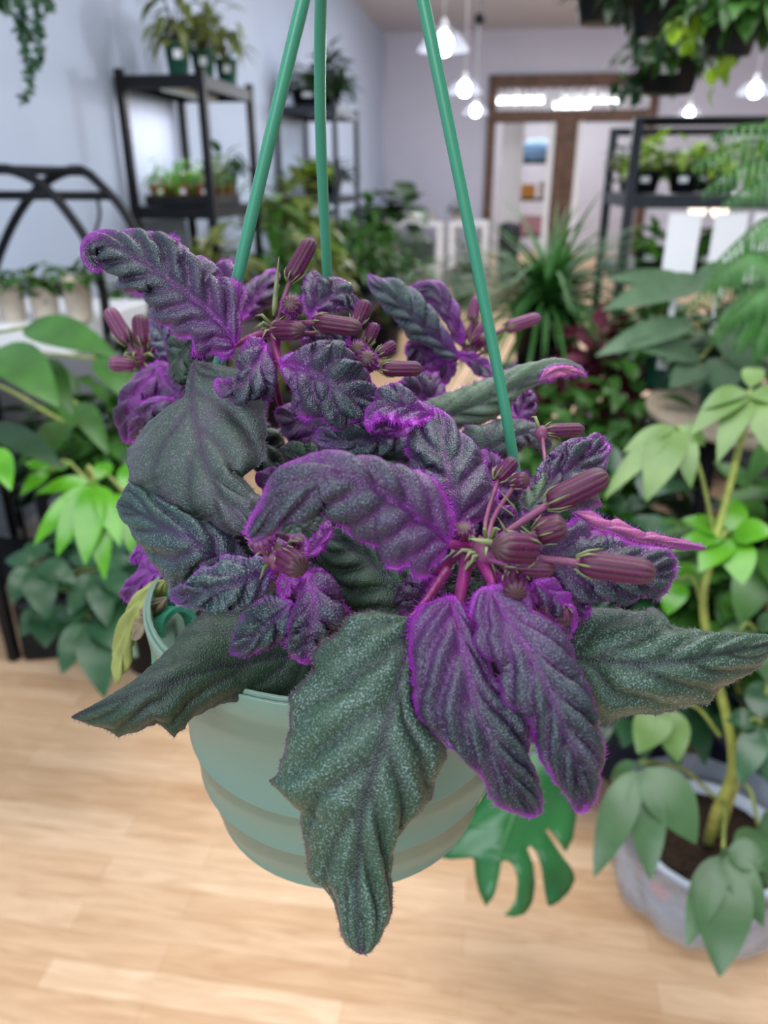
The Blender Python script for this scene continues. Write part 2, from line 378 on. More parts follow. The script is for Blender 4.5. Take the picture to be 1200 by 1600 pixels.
leaf(C5, [(870, 1000), (780, 900), (650, 760), (540, 660), (400, 600), (345, 640)],
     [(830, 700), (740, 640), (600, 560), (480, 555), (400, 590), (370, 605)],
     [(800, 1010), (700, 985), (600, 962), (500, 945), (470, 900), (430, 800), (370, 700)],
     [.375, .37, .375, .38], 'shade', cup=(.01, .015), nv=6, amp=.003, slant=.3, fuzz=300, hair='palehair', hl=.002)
# --- cluster of small leaves in the middle low part
leaf(C4, [(975, 760), (850, 795), (760, 828), (640, 855), (505, 893)],
     [(945, 700), (900, 688), (850, 712), (800, 690), (750, 682), (728, 700), (735, 735), (700, 738), (650, 738), (612, 772), (615, 800), (580, 828), (520, 850)],
     [(965, 800), (930, 850), (890, 880), (840, 900), (820, 928), (780, 912), (738, 940), (700, 925), (640, 918), (560, 905)],
     [.345, .338, .345], 'teal', cup=(.01, .012), nv=5, amp=.0032, slant=.3, fuzz=900)
leaf(C5, [(300, 760), (330, 860), (330, 950), (310, 1080), (285, 1192)],
     [(265, 800), (270, 850), (250, 930), (225, 970), (208, 1010), (215, 1050), (195, 1095), (230, 1150)],
     [(370, 750), (415, 790), (430, 850), (462, 900), (490, 950), (450, 990), (400, 1050), (340, 1130), (310, 1180)],
     [.348, .342, .34], 'young', cup=(.012, .02), nv=5, amp=.003, fuzz=900)
leaf(C5, [(250, 760), (210, 820), (185, 890)], [(190, 775), (155, 810), (165, 860)], [(270, 800), (250, 830), (215, 870)], [.345, .34], 'bract', nv=3, amp=.001, cup=(.004, .004), fuzz=150)
leaf(C5, [(290, 690), (350, 640), (410, 560), (400, 520)], [(280, 650), (330, 600), (380, 530)], [(330, 690), (390, 640), (412, 580)], [.345, .35], 'bract', nv=3, amp=.001, cup=(.004, .004), fuzz=200)
leaf(C7, [(715, 80), (660, 130), (600, 185), (522, 246)], [(640, 60), (560, 95), (545, 150), (530, 200), (520, 232)], [(705, 150), (692, 190), (640, 228), (570, 250)],
     [.358, .352, .36], 'teal', cup=(.01, .008), nv=4, amp=.002, fuzz=300, hl=.002)
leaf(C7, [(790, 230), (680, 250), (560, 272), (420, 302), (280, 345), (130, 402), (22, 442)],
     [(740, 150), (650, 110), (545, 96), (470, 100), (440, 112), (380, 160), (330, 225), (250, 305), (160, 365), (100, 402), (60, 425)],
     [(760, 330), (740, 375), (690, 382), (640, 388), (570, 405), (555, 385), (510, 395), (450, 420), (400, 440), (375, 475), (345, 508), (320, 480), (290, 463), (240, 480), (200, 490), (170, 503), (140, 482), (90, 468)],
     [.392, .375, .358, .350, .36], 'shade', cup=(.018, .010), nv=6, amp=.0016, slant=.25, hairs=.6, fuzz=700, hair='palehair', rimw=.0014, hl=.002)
# --- the two big old leaves at the side
leaf(C4, [(745, 690), (650, 640), (540, 580), (440, 530), (330, 470), (248, 440)],
     [(860, 690), (800, 600), (700, 540), (600, 500), (500, 440), (400, 370), (310, 330), (270, 400)],
     [(690, 740), (610, 770), (560, 850), (500, 868), (480, 800), (440, 740), (395, 690), (345, 600), (290, 520), (258, 465)],
     [.385, .378, .382, .395, .41], 'teal', cup=(.006, .018), nv=5, amp=.0026, slant=.3, hairs=.5, fuzz=700, hair='palehair', rimw=.0012, hl=.0018)
leaf(C4, [(612, -230), (600, -60), (605, 20), (635, 130), (675, 270), (740, 400), (800, 480), (868, 572)],
     [(600, -140), (605, -10), (540, -2), (480, 12), (400, 60), (340, 130), (296, 190), (292, 250), (305, 330), (370, 385), (440, 440), (520, 512), (600, 508), (660, 515), (700, 575), (780, 592)],
     [(720, -210), (840, -190), (900, -130), (938, -70), (945, 30), (952, 110), (945, 220), (905, 265), (865, 292), (850, 262), (808, 258), (830, 310), (870, 360), (912, 400), (945, 412), (925, 470), (890, 545)],
     [.402, .396, .388, .380, .374, .372], 'dusky', cup=(.024, .010), nv=6, amp=.0022, slant=.25, ruf=.0008, hairs=.6, fuzz=2600, hair='palehair', rimw=.0014, hl=.002)
# --- upper leaves
leaf(C1, [(800, 600), (745, 510), (690, 450), (560, 345), (430, 250), (300, 165), (200, 118), (130, 118), (112, 180), (140, 232), (185, 245)],
     [(830, 520), (822, 440), (828, 330), (800, 290), (745, 300), (715, 265), (688, 212), (640, 182), (600, 195), (575, 150), (540, 125), (525, 95), (490, 88), (440, 92), (410, 70), (380, 84), (300, 86), (200, 86), (130, 98), (100, 130), (96, 180), (112, 222), (150, 255)],
     [(795, 640), (760, 662), (720, 650), (690, 628), (640, 655), (602, 638), (606, 590), (600, 560), (560, 560), (520, 552), (490, 515), (440, 495), (425, 455), (440, 420), (430, 372), (395, 388), (340, 360), (305, 345), (285, 275), (250, 225), (238, 150), (205, 165), (160, 148), (145, 130), (150, 180), (170, 215)],
     [.395, .390, .386, .386, .390, .396], 'young', cup=(.010, .012), nv=10, amp=.0042, slant=.12, ruf=.003, fuzz=2000, hl=.0044)
leaf(C1, [(830, 480), (800, 400), (760, 310), (700, 235)], [(800, 470), (740, 330), (690, 215), (690, 205)], [(862, 380), (840, 320), (800, 230), (790, 202), (740, 198)],
     [.455, .46], 'bract', cup=(.006, .006), nv=4, fuzz=300)
leaf(C1, [(948, 590), (900, 690), (840, 780), (760, 800), (705, 765)], [(880, 560), (850, 600), (822, 640), (835, 700), (845, 745), (790, 775), (730, 762)],
     [(965, 660), (985, 740), (982, 810), (962, 858), (930, 805), (905, 828), (860, 855), (800, 838), (735, 805)],
     [.388, .382, .385], 'young', cup=(.008, .010), nv=5, amp=.003, fuzz=900)
leaf(C1, [(620, 560), (560, 640), (520, 700), (500, 750)], [(540, 540), (490, 570), (500, 640), (490, 710)], [(620, 650), (610, 800), (570, 790), (520, 765)], [.475, .47], 'shade', cup=(.01, .01), nv=4, fuzz=200)
leaf(C1, [(500, 650), (470, 580), (440, 520), (415, 465)], [(450, 660), (410, 560), (402, 490)], [(510, 600), (500, 540), (480, 510), (440, 480)], [.48, .485], 'teal', cup=(.006, .006), nv=4, fuzz=200)
leaf(C1, [(500, 690), (420, 740), (350, 820), (310, 920), (300, 1060)], [(440, 670), (370, 715), (300, 780), (268, 850), (250, 910), (262, 980), (280, 1040)], [(500, 740), (450, 800), (360, 860), (345, 950), (335, 1040)],
     [.495, .485, .495], 'bract', cup=(.012, .012), nv=5, amp=.003, ruf=.004, fuzz=500)
leaf(C1, [(440, 700), (480, 780), (540, 840), (610, 900)], [(400, 740), (390, 830), (360, 870), (400, 940), (500, 900)], [(500, 700), (560, 790), (600, 815), (612, 860)], [.49, .48], 'bract', cup=(.010, .010), nv=5, amp=.0025, ruf=.003, fuzz=500)
leaf(C1, [(520, 850), (440, 870), (380, 930), (320, 1060)], [(460, 840), (370, 860), (335, 930), (310, 1010)], [(600, 890), (500, 905), (430, 950), (370, 1010)], [.478, .475, .49], 'young', cup=(.006, .012), nv=5, amp=.0025, ruf=.003, fuzz=500)
leaf(C2, [(235, 690), (300, 700), (400, 740), (560, 825), (700, 870)],
     [(240, 655), (320, 640), (400, 612), (470, 585), (540, 588), (552, 640), (575, 690), (602, 725), (640, 765), (690, 805), (710, 840)],
     [(260, 760), (300, 820), (308, 870), (295, 905), (350, 945), (395, 940), (425, 925), (440, 955), (505, 990), (560, 965), (600, 955), (640, 940), (690, 900)],
     [.385, .376, .372, .380], 'young', cup=(.016, .012), nv=6, amp=.0042, slant=.2, ruf=.002, fuzz=1800)
leaf(C2, [(850, 1010), (720, 1030), (600, 1050), (500, 1050), (398, 1008)], [(800, 985), (700, 1000), (600, 998), (500, 1005), (430, 995)], [(820, 1060), (740, 1085), (660, 1105), (620, 1118), (540, 1102), (470, 1065), (420, 1050)],
     [.425, .415, .42], 'teal', cup=(.006, .012), nv=6, amp=.004, fuzz=400)
leaf(C2, [(370, 470), (420, 410), (480, 370), (540, 350), (600, 415)], [(335, 400), (340, 325), (362, 270), (392, 252), (412, 305), (440, 312), (490, 295), (542, 298), (552, 345), (580, 380)], [(420, 455), (500, 430), (560, 440)],
     [.435, .44, .445], 'young', cup=(.008, .006), nv=5, amp=.003, fuzz=700)
leaf(C2, [(330, 560), (430, 540), (520, 550), (560, 590)], [(320, 500), (430, 470), (540, 520)], [(340, 600), (440, 600), (520, 600)], [.42, .42], 'young', cup=(.005, .005), nv=4, fuzz=400)
leaf(C3, [(350, 690), (230, 655), (120, 640), (60, 690), (38, 755)], [(345, 650), (300, 632), (240, 610), (205, 548), (165, 540), (115, 555), (100, 620), (50, 650), (32, 720)], [(330, 715), (240, 735), (180, 720), (110, 700), (70, 725), (55, 750)],
     [.372, .365, .37], 'young', 'under', cup=(.010, -.006), nv=5, amp=.002, ruf=.002, fuzz=800)
leaf(C3, [(250, 740), (180, 745), (110, 735), (50, 750)], [(200, 690), (120, 690), (70, 720)], [(230, 770), (150, 775), (80, 765)], [.39, .385], 'bract', cup=(.004, .004), nv=3, fuzz=300)
# --- the far cluster
leaf(C3, [(470, 410), (330, 300), (220, 190), (120, 95), (48, 28)], [(440, 372), (380, 310), (335, 235), (290, 165), (245, 115), (205, 75), (170, 62), (110, 58), (75, 45)], [(420, 440), (372, 420), (365, 375), (310, 350), (240, 330), (212, 272), (170, 215), (110, 140), (62, 85)],
     [.545, .53, .525], 'teal', cup=(.014, .010), nv=7, amp=.004, fuzz=500)
leaf(C3, [(490, 350), (450, 260), (400, 170), (340, 95), (235, 100)], [(495, 310), (470, 240), (432, 180), (385, 90), (335, 62), (270, 72)], [(440, 330), (432, 270), (390, 222), (362, 152), (300, 118), (250, 112)],
     [.555, .545, .55], 'young', cup=(.006, .010), nv=5, amp=.003, fuzz=400)
leaf(C3, [(370, 310), (340, 230), (300, 150), (240, 118)], [(320, 300), (270, 190), (240, 130)], [(375, 240), (372, 180), (330, 130)], [.565, .56], 'under', cup=(.005, .005), nv=4, fuzz=200)
leaf(C3, [(420, 430), (330, 400), (260, 370), (218, 380)], [(370, 360), (300, 340), (235, 345)], [(380, 480), (300, 500), (240, 440)], [.56, .555], 'bract', cup=(.006, .008), nv=4, amp=.004, fuzz=300)
leaf(C3, [(430, 420), (420, 480), (405, 550)], [(370, 450), (360, 480), (390, 520)], [(460, 450), (450, 500), (425, 515)], [.55, .55], 'bract', cup=(.004, .004), nv=3, fuzz=100)
leaf(C3, [(380, 470), (350, 530), (300, 590), (240, 610)], [(320, 450), (260, 500), (230, 570)], [(370, 510), (378, 560), (330, 600)], [.55, .545], 'under', cup=(.006, .006), nv=4, amp=.004, fuzz=200)
leaf(C3, [(460, 400), (530, 430), (600, 470), (650, 530)], [(480, 385), (560, 420), (620, 460)], [(500, 430), (545, 490), (610, 520)], [.555, .55], 'young', cup=(.005, .005), nv=4, fuzz=200)
leaf(C3, [(300, 740), (420, 690), (560, 630), (700, 570), (850, 500), (960, 470), (1074, 502)],
     [(300, 620), (330, 612), (450, 568), (560, 530), (640, 500), (740, 458), (840, 440), (900, 432), (980, 438), (1045, 462)],
     [(380, 790), (500, 742), (600, 722), (660, 692), (705, 645), (720, 592), (760, 575), (800, 560), (870, 525), (950, 500), (1020, 496)],
     [.46, .45, .442, .44, .442, .45], 'pale', cup=(.016, .012), nv=6, amp=.0022, slant=.3, hairs=.6, fuzz=700, rimw=.0016)
leaf(C3, [(846, 528), (900, 492), (960, 476), (1072, 506)], [(870, 470), (930, 452), (1000, 456), (1050, 478)], [(870, 526), (940, 507), (1010, 494)], [.4375, .437, .4485], 'pinkunder', cup=(.002, .002), nv=3, amp=.0006, fuzz=60, rimw=.001)
leaf(C3, [(560, 900), (640, 830), (720, 790), (800, 770), (905, 830)], [(480, 770), (500, 735), (580, 738), (650, 705), (750, 702), (830, 722), (870, 760), (900, 800)], [(620, 915), (700, 910), (740, 860), (800, 820), (860, 850), (895, 850)],
     [.435, .43, .432], 'dusky', cup=(.010, .010), nv=5, amp=.002, hairs=.5, fuzz=400)
leaf(C3, [(740, 730), (760, 670), (780, 620), (800, 566)], [(722, 690), (725, 630), (738, 580)], [(800, 720), (826, 660), (825, 600)], [.47, .475], 'bract', cup=(.006, .006), nv=4, fuzz=200)
# --- leaves behind the front bud cluster
leaf(C6, [(470, 500), (530, 420), (620, 330), (740, 240), (810, 200), (862, 150)],
     [(480, 430), (510, 380), (560, 310), (612, 238), (640, 262), (680, 210), (715, 170), (745, 165), (775, 190), (800, 175), (795, 120), (830, 130)],
     [(560, 490), (640, 470), (720, 460), (800, 470), (835, 440), (800, 380), (850, 300), (845, 230), (868, 190)],
     [.345, .345, .35, .36], 'young', cup=(.012, .012), nv=7, amp=.0036, slant=.2, fuzz=1400)
leaf(C6, [(450, 690), (600, 705), (750, 740), (900, 765), (1050, 765), (1190, 735)],
     [(560, 610), (660, 530), (730, 500), (760, 560), (840, 575), (920, 605), (1000, 630), (1090, 645), (1150, 650), (1182, 690)],
     [(560, 740), (610, 800), (640, 870), (700, 920), (740, 925), (780, 905), (790, 855), (840, 880), (900, 880), (940, 908), (985, 895), (1000, 865), (1060, 868), (1100, 888), (1150, 855), (1175, 800)],
     [.335, .332, .33, .333, .337], 'young', cup=(.012, .016), nv=7, amp=.0034, slant=.2, fuzz=2000, ruf=.0022)
leaf(C6, [(700, 480), (800, 545), (900, 570), (1000, 605), (1120, 622), (1330, 655)],
     [(730, 472), (790, 474), (830, 500), (885, 525), (920, 515), (970, 545), (1010, 565), (1040, 592), (1075, 575), (1110, 592), (1160, 602), (1240, 615), (1310, 640)],
     [(730, 530), (790, 590), (850, 605), (950, 625), (1040, 640), (1120, 645), (1200, 640), (1270, 645)],
     [.345, .345, .35, .36], 'pinkunder', 'mature', cup=(.006, .005), nv=5, amp=.001, hairs=.8, fuzz=150, rimw=.0016, label='pink underside of a folded leaf')
leaf(C6, [(520, 800), (600, 860), (680, 940), (700, 1050)], [(490, 860), (560, 930), (640, 1020), (690, 1075)], [(600, 800), (650, 870), (715, 950), (712, 1010)], [.318, .325], 'young', cup=(.006, .006), nv=4, fuzz=500)
leaf(C6, [(640, 860), (690, 900), (740, 940), (790, 950)], [(600, 830), (660, 840), (760, 900)], [(640, 930), (700, 985), (760, 970)], [.335, .337], 'young', cup=(.004, .006), nv=4, fuzz=300)
leaf(C6, [(500, 480), (560, 400), (600, 320), (622, 245)], [(460, 460), (480, 380), (540, 300), (590, 250)], [(540, 470), (590, 390), (620, 310)], [.338, .348], 'pale', cup=(.004, .004), nv=4, fuzz=200, hair='palehair')
# --- withered leaf and torn scrap at the side
o = (0, 640, 3.477)
leaf(o, [(905, 925), (800, 1000), (720, 1140), (670, 1280), (640, 1400), (628, 1492)], [(840, 930), (770, 985), (705, 1080), (655, 1180), (622, 1300), (610, 1400)], [(915, 1000), (850, 1050), (800, 1110), (735, 1200), (715, 1290), (715, 1370), (660, 1440)],
     [.475, .47, .475, .48], 'wither', 'wither', cup=(.01, .012), nv=5, amp=.002, hairs=.15, fuzz=60, hair='palehair', label='withered yellow-green leaf')
leaf(o, [(905, 1020), (840, 1080), (780, 1160), (715, 1250)], [(850, 1040), (780, 1110), (730, 1190)], [(910, 1070), (850, 1150), (790, 1190), (740, 1235)], [.462, .465], 'witherbrown', 'witherbrown', cup=(.004, .004), nv=4, hairs=.1, fuzz=40, hair='palehair')
leaf(o, [(900, 880), (820, 900), (740, 960), (670, 1030)], [(840, 830), (780, 800), (750, 880), (690, 930), (665, 990)], [(880, 920), (800, 950), (750, 1000), (700, 1050)], [.478, .485], 'under', 'under', cup=(.006, .006), nv=4, amp=.003, fuzz=150)
leaf(o, [(800, 830), (760, 780), (720, 800), (705, 830)], [(780, 760), (765, 720), (730, 770)], [(770, 810), (740, 830)], [.485, .485], 'under', 'wither', nv=2, amp=.001, fuzz=50)
# --- shaded leaves filling the heart of the plant
def fill(b, tip, w, d, mt, bend=0):
    b, tip = np.array(b, float), np.array(tip, float); ax = tip-b; pr = np.array((-ax[1], ax[0]))/np.linalg.norm(ax)
    m = [b+ax*t+pr*bend*4*t*(1-t) for t in (0, .25, .5, .75, 1)]
    pf = ((.1, .3), (.25, .75), (.33, .7), (.45, 1), (.53, .88), (.65, .85), (.78, .5), (.88, .35))
    L = [b+ax*t+pr*(w*k+bend*4*t*(1-t)) for t, k in pf]; Rr = [b+ax*t-pr*(w*k-bend*4*t*(1-t)) for t, k in pf]
    leaf(C0, m, L, Rr, d, mt, cup=(.012, .012), nv=5, amp=.003, hairs=.5, fuzz=150)
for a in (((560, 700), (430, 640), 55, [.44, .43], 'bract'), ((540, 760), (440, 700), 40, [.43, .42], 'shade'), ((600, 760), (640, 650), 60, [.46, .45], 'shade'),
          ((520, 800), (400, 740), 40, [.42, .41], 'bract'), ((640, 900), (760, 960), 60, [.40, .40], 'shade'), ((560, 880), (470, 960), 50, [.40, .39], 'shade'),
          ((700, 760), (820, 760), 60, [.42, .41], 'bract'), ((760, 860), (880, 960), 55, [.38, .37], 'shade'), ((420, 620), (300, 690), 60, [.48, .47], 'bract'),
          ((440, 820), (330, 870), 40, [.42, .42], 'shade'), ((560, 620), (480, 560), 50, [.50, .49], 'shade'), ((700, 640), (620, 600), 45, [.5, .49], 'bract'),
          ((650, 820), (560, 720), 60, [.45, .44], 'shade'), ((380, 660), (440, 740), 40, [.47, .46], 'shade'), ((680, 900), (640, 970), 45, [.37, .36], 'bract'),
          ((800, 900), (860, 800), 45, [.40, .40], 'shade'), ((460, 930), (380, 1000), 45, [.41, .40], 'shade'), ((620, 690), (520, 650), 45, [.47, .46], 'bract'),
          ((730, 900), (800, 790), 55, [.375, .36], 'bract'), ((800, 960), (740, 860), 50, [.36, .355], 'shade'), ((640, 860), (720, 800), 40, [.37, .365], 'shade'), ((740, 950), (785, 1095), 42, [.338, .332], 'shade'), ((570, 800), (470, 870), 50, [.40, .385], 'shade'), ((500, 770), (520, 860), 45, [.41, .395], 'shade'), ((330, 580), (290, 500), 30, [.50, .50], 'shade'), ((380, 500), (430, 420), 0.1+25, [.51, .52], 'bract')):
    fill(*a)
# ------------------------------------------------------------------ stems and petioles
def stem(pts, r, mt='stem', name='stem', hairs=60):
    mb = MB(); q = spline([P(*p) for p in pts], 14); k = len(q)
    mb.tube(list(q), [r*(1-.55*i/k) for i in range(k)], 8)
    for _ in range(hairs):
        i = R.randrange(k-1); p = q[i]+(q[i+1]-q[i])*R.random(); dr = nrm(np.cross(q[i+1]-q[i], [R.gauss(0, 1) for _ in range(3)]))
        s = nrm(np.cross(dr, [R.gauss(0, 1) for _ in range(3)]))*.0001
        p = p+dr*r*.9; mb.add([p-s, p+s, p+dr*R.uniform(.001, .0025)], [(0, 1, 2)], 1)
    mb.build(name, [M[mt], M['hair']], root)
for a in ((((560, 960, .46), (640, 930, .42), (700, 880, .36), (735, 850, .335)), .0038), (((735, 855, .335), (725, 900, .325), (716, 950, .318), (719, 985, .3135)), .0036),
          (((740, 860, .33), (760, 890, .322), (775, 930, .313)), .0036), (((742, 850, .33), (722, 852, .328), (700, 850, .320)), .0034),
          (((700, 890, .345), (665, 940, .335), (640, 968, .326)), .0026), (((530, 930, .46), (480, 900, .40), (440, 880, .355)), .0034),
          (((540, 880, .52), (470, 720, .50), (430, 600, .43), (432, 515, .411)), .0032), (((560, 860, .54), (640, 700, .56), (700, 580, .57), (722, 550, .565)), .0034),
          (((500, 880, .50), (350, 760, .51), (260, 640, .52), (222, 570, .525)), .0032), (((722, 552, .565), (700, 552, .558), (690, 555, .548)), .002),
          (((735, 840, .338), (725, 830, .343), (716, 822, .347)), .003), (((745, 845, .335), (800, 870, .335)), .003), (((430, 517, .41), (385, 530, .402), (366, 540, .395)), .003),
          (((430, 520, .408), (432, 550, .395), (440, 572, .386)), .003), (((430, 890, .35), (420, 895, .347)), .0025), (((755, 880, .34), (830, 950, .345), (890, 1030, .345)), .0024)):
    stem(*a)
# ------------------------------------------------------------------ bud clusters
def bud(parent, a, b, r, mt='bud', ribs=11):
    """ribbed closed flower head from base a to tip b"""
    a, b = np.asarray(a), np.asarray(b); ax = b-a; Ln = np.linalg.norm(ax); ax = ax/Ln; u, w = frame(ax)
    n = 44; prof = ((0, .35), (.03, .72), (.10, .95), (.25, 1.0), (.5, .98), (.7, .97), (.82, .93), (.90, .82), (.96, .6), (1.0, .3), (1.01, .05))
    vs, cs, fs = [], [], []
    for t, k in prof:
        for j in range(n):
            th = 2*math.pi*j/n; rb = math.cos(ribs*th); rr = r*k*(1+.055*rb*(1 if .05 < t < .97 else .3))
            vs.append(a+ax*Ln*t+(u*math.cos(th)+w*math.sin(th))*rr)
            cs.append((max(0, -rb)**.7, max(0, (t-.72)/.3)*(.5+.5*rb), t, 0))
    K = len(prof)
    for i in range(K-1):
        for j in range(n): fs.append((i*n+j, i*n+(j+1) % n, (i+1)*n+(j+1) % n, (i+1)*n+j))
    fs.append(tuple((K-1)*n+j for j in range(n))); fs.append(tuple(range(n-1, -1, -1)))
    mb = MB(); mb.add(vs, fs, 0, cs)
    for _ in range(240):                                   # purple fuzz
        t = R.random(); th = R.random()*6.283; dr = u*math.cos(th)+w*math.sin(th)
        p = a+ax*Ln*t+dr*r*(.97 if t < .85 else .8); s = nrm(np.cross(dr, ax))*.00009
        mb.add([p-s, p+s, p+nrm(dr+ax*.4)*R.uniform(.0007, .002)], [(0, 1, 2)], 1)
    o_ = mb.build('bud', [M[mt], M['hair']], parent)
    return o_
def cluster(center, rad, buds, o, bracts=10, sepals=True):
    """center px+depth; buds: (ax,ay,bx,by,r,d0,d1,mat) in crop coordinates"""
    ox, oy, sc = o; c = P(ox+center[0]/sc, oy+center[1]/sc, center[2]); mb = MB()
    mb.lathe(c-FW*.0, [(rad*.2, -rad), (rad*.8, -rad*.6), (rad, 0), (rad*.8, rad*.6), (rad*.2, rad)], 14, 0, cap0=True, cap1=True)
    todo = []
    for bx in buds:
        ax_, ay_, tx, ty, r, d0, d1 = bx[:7]; m = bx[7] if len(bx) > 7 else 'bud'
        a = P(ox+ax_/sc, oy+ay_/sc, d0); b = P(ox+tx/sc, oy+ty/sc, d1); rr = r/sc/F*(d0+d1)/2; ax = nrm(b-a)
        midp = (c+a)/2-ax*.004
        mb.tube(list(spline([c, midp, a+ax*.0015], 8)), rr*.30, 8, 0)
        u, w = frame(ax)
        for k in range(7):                                 # thin green bractlets hugging the base
            th = 6.283*k/7+R.random(); o2 = u*math.cos(th)+w*math.sin(th); l = rr*R.uniform(.8, 1.7)
            mb.tube([a-ax*rr*.3+o2*rr*.55, a+ax*l*.4+o2*rr*1.05, a+ax*l+o2*rr*R.uniform(1.08, 1.5)], [.0004, .0005, .0001], 5, 1)
        todo.append((a, b, rr, m))
    for k in range(bracts):
        dr = nrm([R.gauss(0, 1), R.gauss(-.4, .8), R.gauss(.3, 1)]); l = R.uniform(.005, .010)
        mb.tube([c+dr*rad*.6, c+dr*(rad+l*.5)+np.array((0, 0, .002)), c+dr*(rad+l)-np.array((0, 0, .001))], [.0011, .0009, .0002], 6, 1)
    fc = mb.build('flower_cluster', [M['stalk'], M['bractgreen']], root)
    for a, b, r, m in todo: bud(fc, a, b, r, m)
cluster((215, 520, .410), .0045, [(280, 290, 385, 100, 40, .405, .405), (300, 430, 278, 398, 46, .40, .388), (215, 528, 335, 528, 46, .40, .388), (400, 488, 612, 518, 42, .40, .395), (590, 500, 640, 388, 34, .412, .412)], C2, 8)
cluster((610, 680, .405), .005, [(640, 590, 682, 495, 28, .41, .41), (612, 640, 590, 610, 42, .40, .39), (650, 690, 640, 655, 44, .395, .383), (690, 645, 775, 590, 28, .405, .405), (712, 708, 898, 708, 36, .395, .395), (560, 650, 620, 600, 30, .41, .418, 'budpale')], C2, 8)
cluster((345, 650, .525), .006, [(300, 585, 205, 425, 38, .52, .515, 'budpale'), (372, 600, 352, 455, 38, .52, .52), (330, 690, 208, 684, 36, .52, .515, 'budpale'), (395, 640, 420, 560, 26, .53, .53)], C1, 8)
cluster((520, 380, .565), .006, [(530, 240, 560, 130, 26, .56, .56, 'budpale'), (690, 278, 852, 225, 30, .56, .56, 'budpale'), (500, 320, 560, 240, 16, .565, .565, 'budpale'), (530, 340, 610, 230, 16, .565, .57, 'budpale'), (545, 360, 600, 320, 30, .56, .55), (600, 390, 640, 330, 22, .565, .565, 'budpale')], C3, 10)
cluster((300, 660, .325), .0065, [(350, 325, 435, 232, 36, .345, .345), (430, 345, 490, 325, 40, .34, .335), (590, 440, 868, 305, 60, .325, .322), (520, 655, 345, 645, 72, .308, .297), (540, 580, 672, 540, 62, .315, .31), (400, 735, 622, 745, 46, .315, .312), (735, 720, 1092, 768, 64, .305, .300), (430, 790, 440, 865, 60, .315, .305), (195, 600, 190, 545, 46, .33, .325)], C6, 16)
cluster((560, 110, .40), .004, [(578, 100, 758, 92, 32, .40, .40), (655, 930, 668, 1010, 38, .325, .32)], C6, 2)
cluster((150, 690, .338), .0055, [(100, 640, 75, 590, 58, .335, .328, 'budpale'), (190, 690, 270, 745, 62, .333, .322), (190, 660, 160, 640, 30, .333, .328), (250, 640, 262, 600, 30, .338, .335)], C5, 8)
# pointed green bracts standing in two of the clusters
def spike(o, a, b, w, d):
    mb = MB(); A, B = P(o[0]+a[0]/o[2], o[1]+a[1]/o[2], d), P(o[0]+b[0]/o[2], o[1]+b[1]/o[2], d-.004); r = w/o[2]/F*d
    mb.tube(list(spline([A, (A+B)/2+FW*-.001, B], 8)), [r*.7, r, r, r*.9, r*.75, r*.55, r*.3, .0001], 8, r2=r*.4); mb.build('bract', M['bractgreen'], root)
spike(C2, (205, 460), (228, 180), 22, .405); spike(C6, (340, 625), (215, 605), 26, .318); spike(C6, (400, 590), (350, 500), 12, .32)
spike(C6, (300, 600), (290, 525), 12, .322); spike(C2, (210, 670), (278, 692), 12, .41); spike(C6, (440, 470), (352, 372), 8, .33); spike(C6, (430, 500), (352, 440), 8, .33)
# a long pale hair hanging by the big leaf
# ------------------------------------------------------------------ pot, soil, hanger
def potmat():
    m, t, b = nt('milky_green_plastic'); N, L = t.nodes, t.links
    b.inputs['Base Color'].default_value = (.25, .37, .30, 1); b.inputs['Roughness'].default_value = .26
    b.inputs['Specular IOR Level'].default_value = .5
    tr = N.new('ShaderNodeBsdfTranslucent'); tr.inputs['Color'].default_value = (.38, .54, .44, 1)
    mx = N.new('ShaderNodeMixShader'); mx.inputs['Fac'].default_value = .38
    L.new(b.outputs['BSDF'], mx.inputs[1]); L.new(tr.outputs['BSDF'], mx.inputs[2]); L.new(mx.outputs['Shader'], N['Material Output'].inputs['Surface'])
    return m
M['pot'] = potmat()
M['hanger'] = mat('hanger_plastic', srgb(62, 142, 112), .32, .5, transl=.12)
M['soil'] = mat('potting_soil', (.035, .022, .015), .95, .1, var=.6, scale=120, bump=.8)
z = lambda r, h: (r, -h)
mb = MB()
prof = [z(.1175, -.0185), z(.1190, -.0195), z(.1197, -.0185), z(.1196, -.015), z(.1180, .000), z(.1165, .0008), z(.1070, .004), z(.1040, .040), z(.1016, .0685), z(.1023, .0697), z(.1021, .0709), z(.1004, .0718), z(.0974, .1005), z(.0981, .1018), z(.0978, .103), z(.0958, .1040), z(.0905, .128), z(.0882, .1352), z(.0888, .1364), z(.0884, .1374), z(.0862, .1384), z(.0775, .1475), z(.068, .155), z(.0585, .159), z(.052, .160), z(.0, .160)]
inner = [(max(0, r-.0022), h+.002) for r, h in prof[::-1]]
mb.lathe(RIM, prof+inner, 72)
pot = mb.build('pot', M['pot'], root)
mb = MB(); mb.lathe(RIM, [(.0, -.012), (.05, -.008), (.09, -.012), (.1045, -.016), (.1035, -.045), (.0, -.05)], 40); mb.build('soil', M['soil'], root)
HK = P(575, -420, .31)
def wire(pts, r, r2):
    mb = MB(); mb.tube(list(spline(pts, 24)), r, 10, r2=r2); return mb.build('hanger_wire', M['hanger'], root)
w1 = wire([P(263, 958, .474), P(370, 440, .4055), HK], .0036, .0032)
w2 = wire([P(828, 960, .468), P(805, 735, .42), P(750, 440, .390), HK], .0034, .0030)
w3 = wire([P(532, 810, .588), P(512, 440, .47), P(500, 150, .405), P(512, -150, .345), HK], .0038, .003)
mb = MB(); up3 = np.array((0, 0, 1.0))
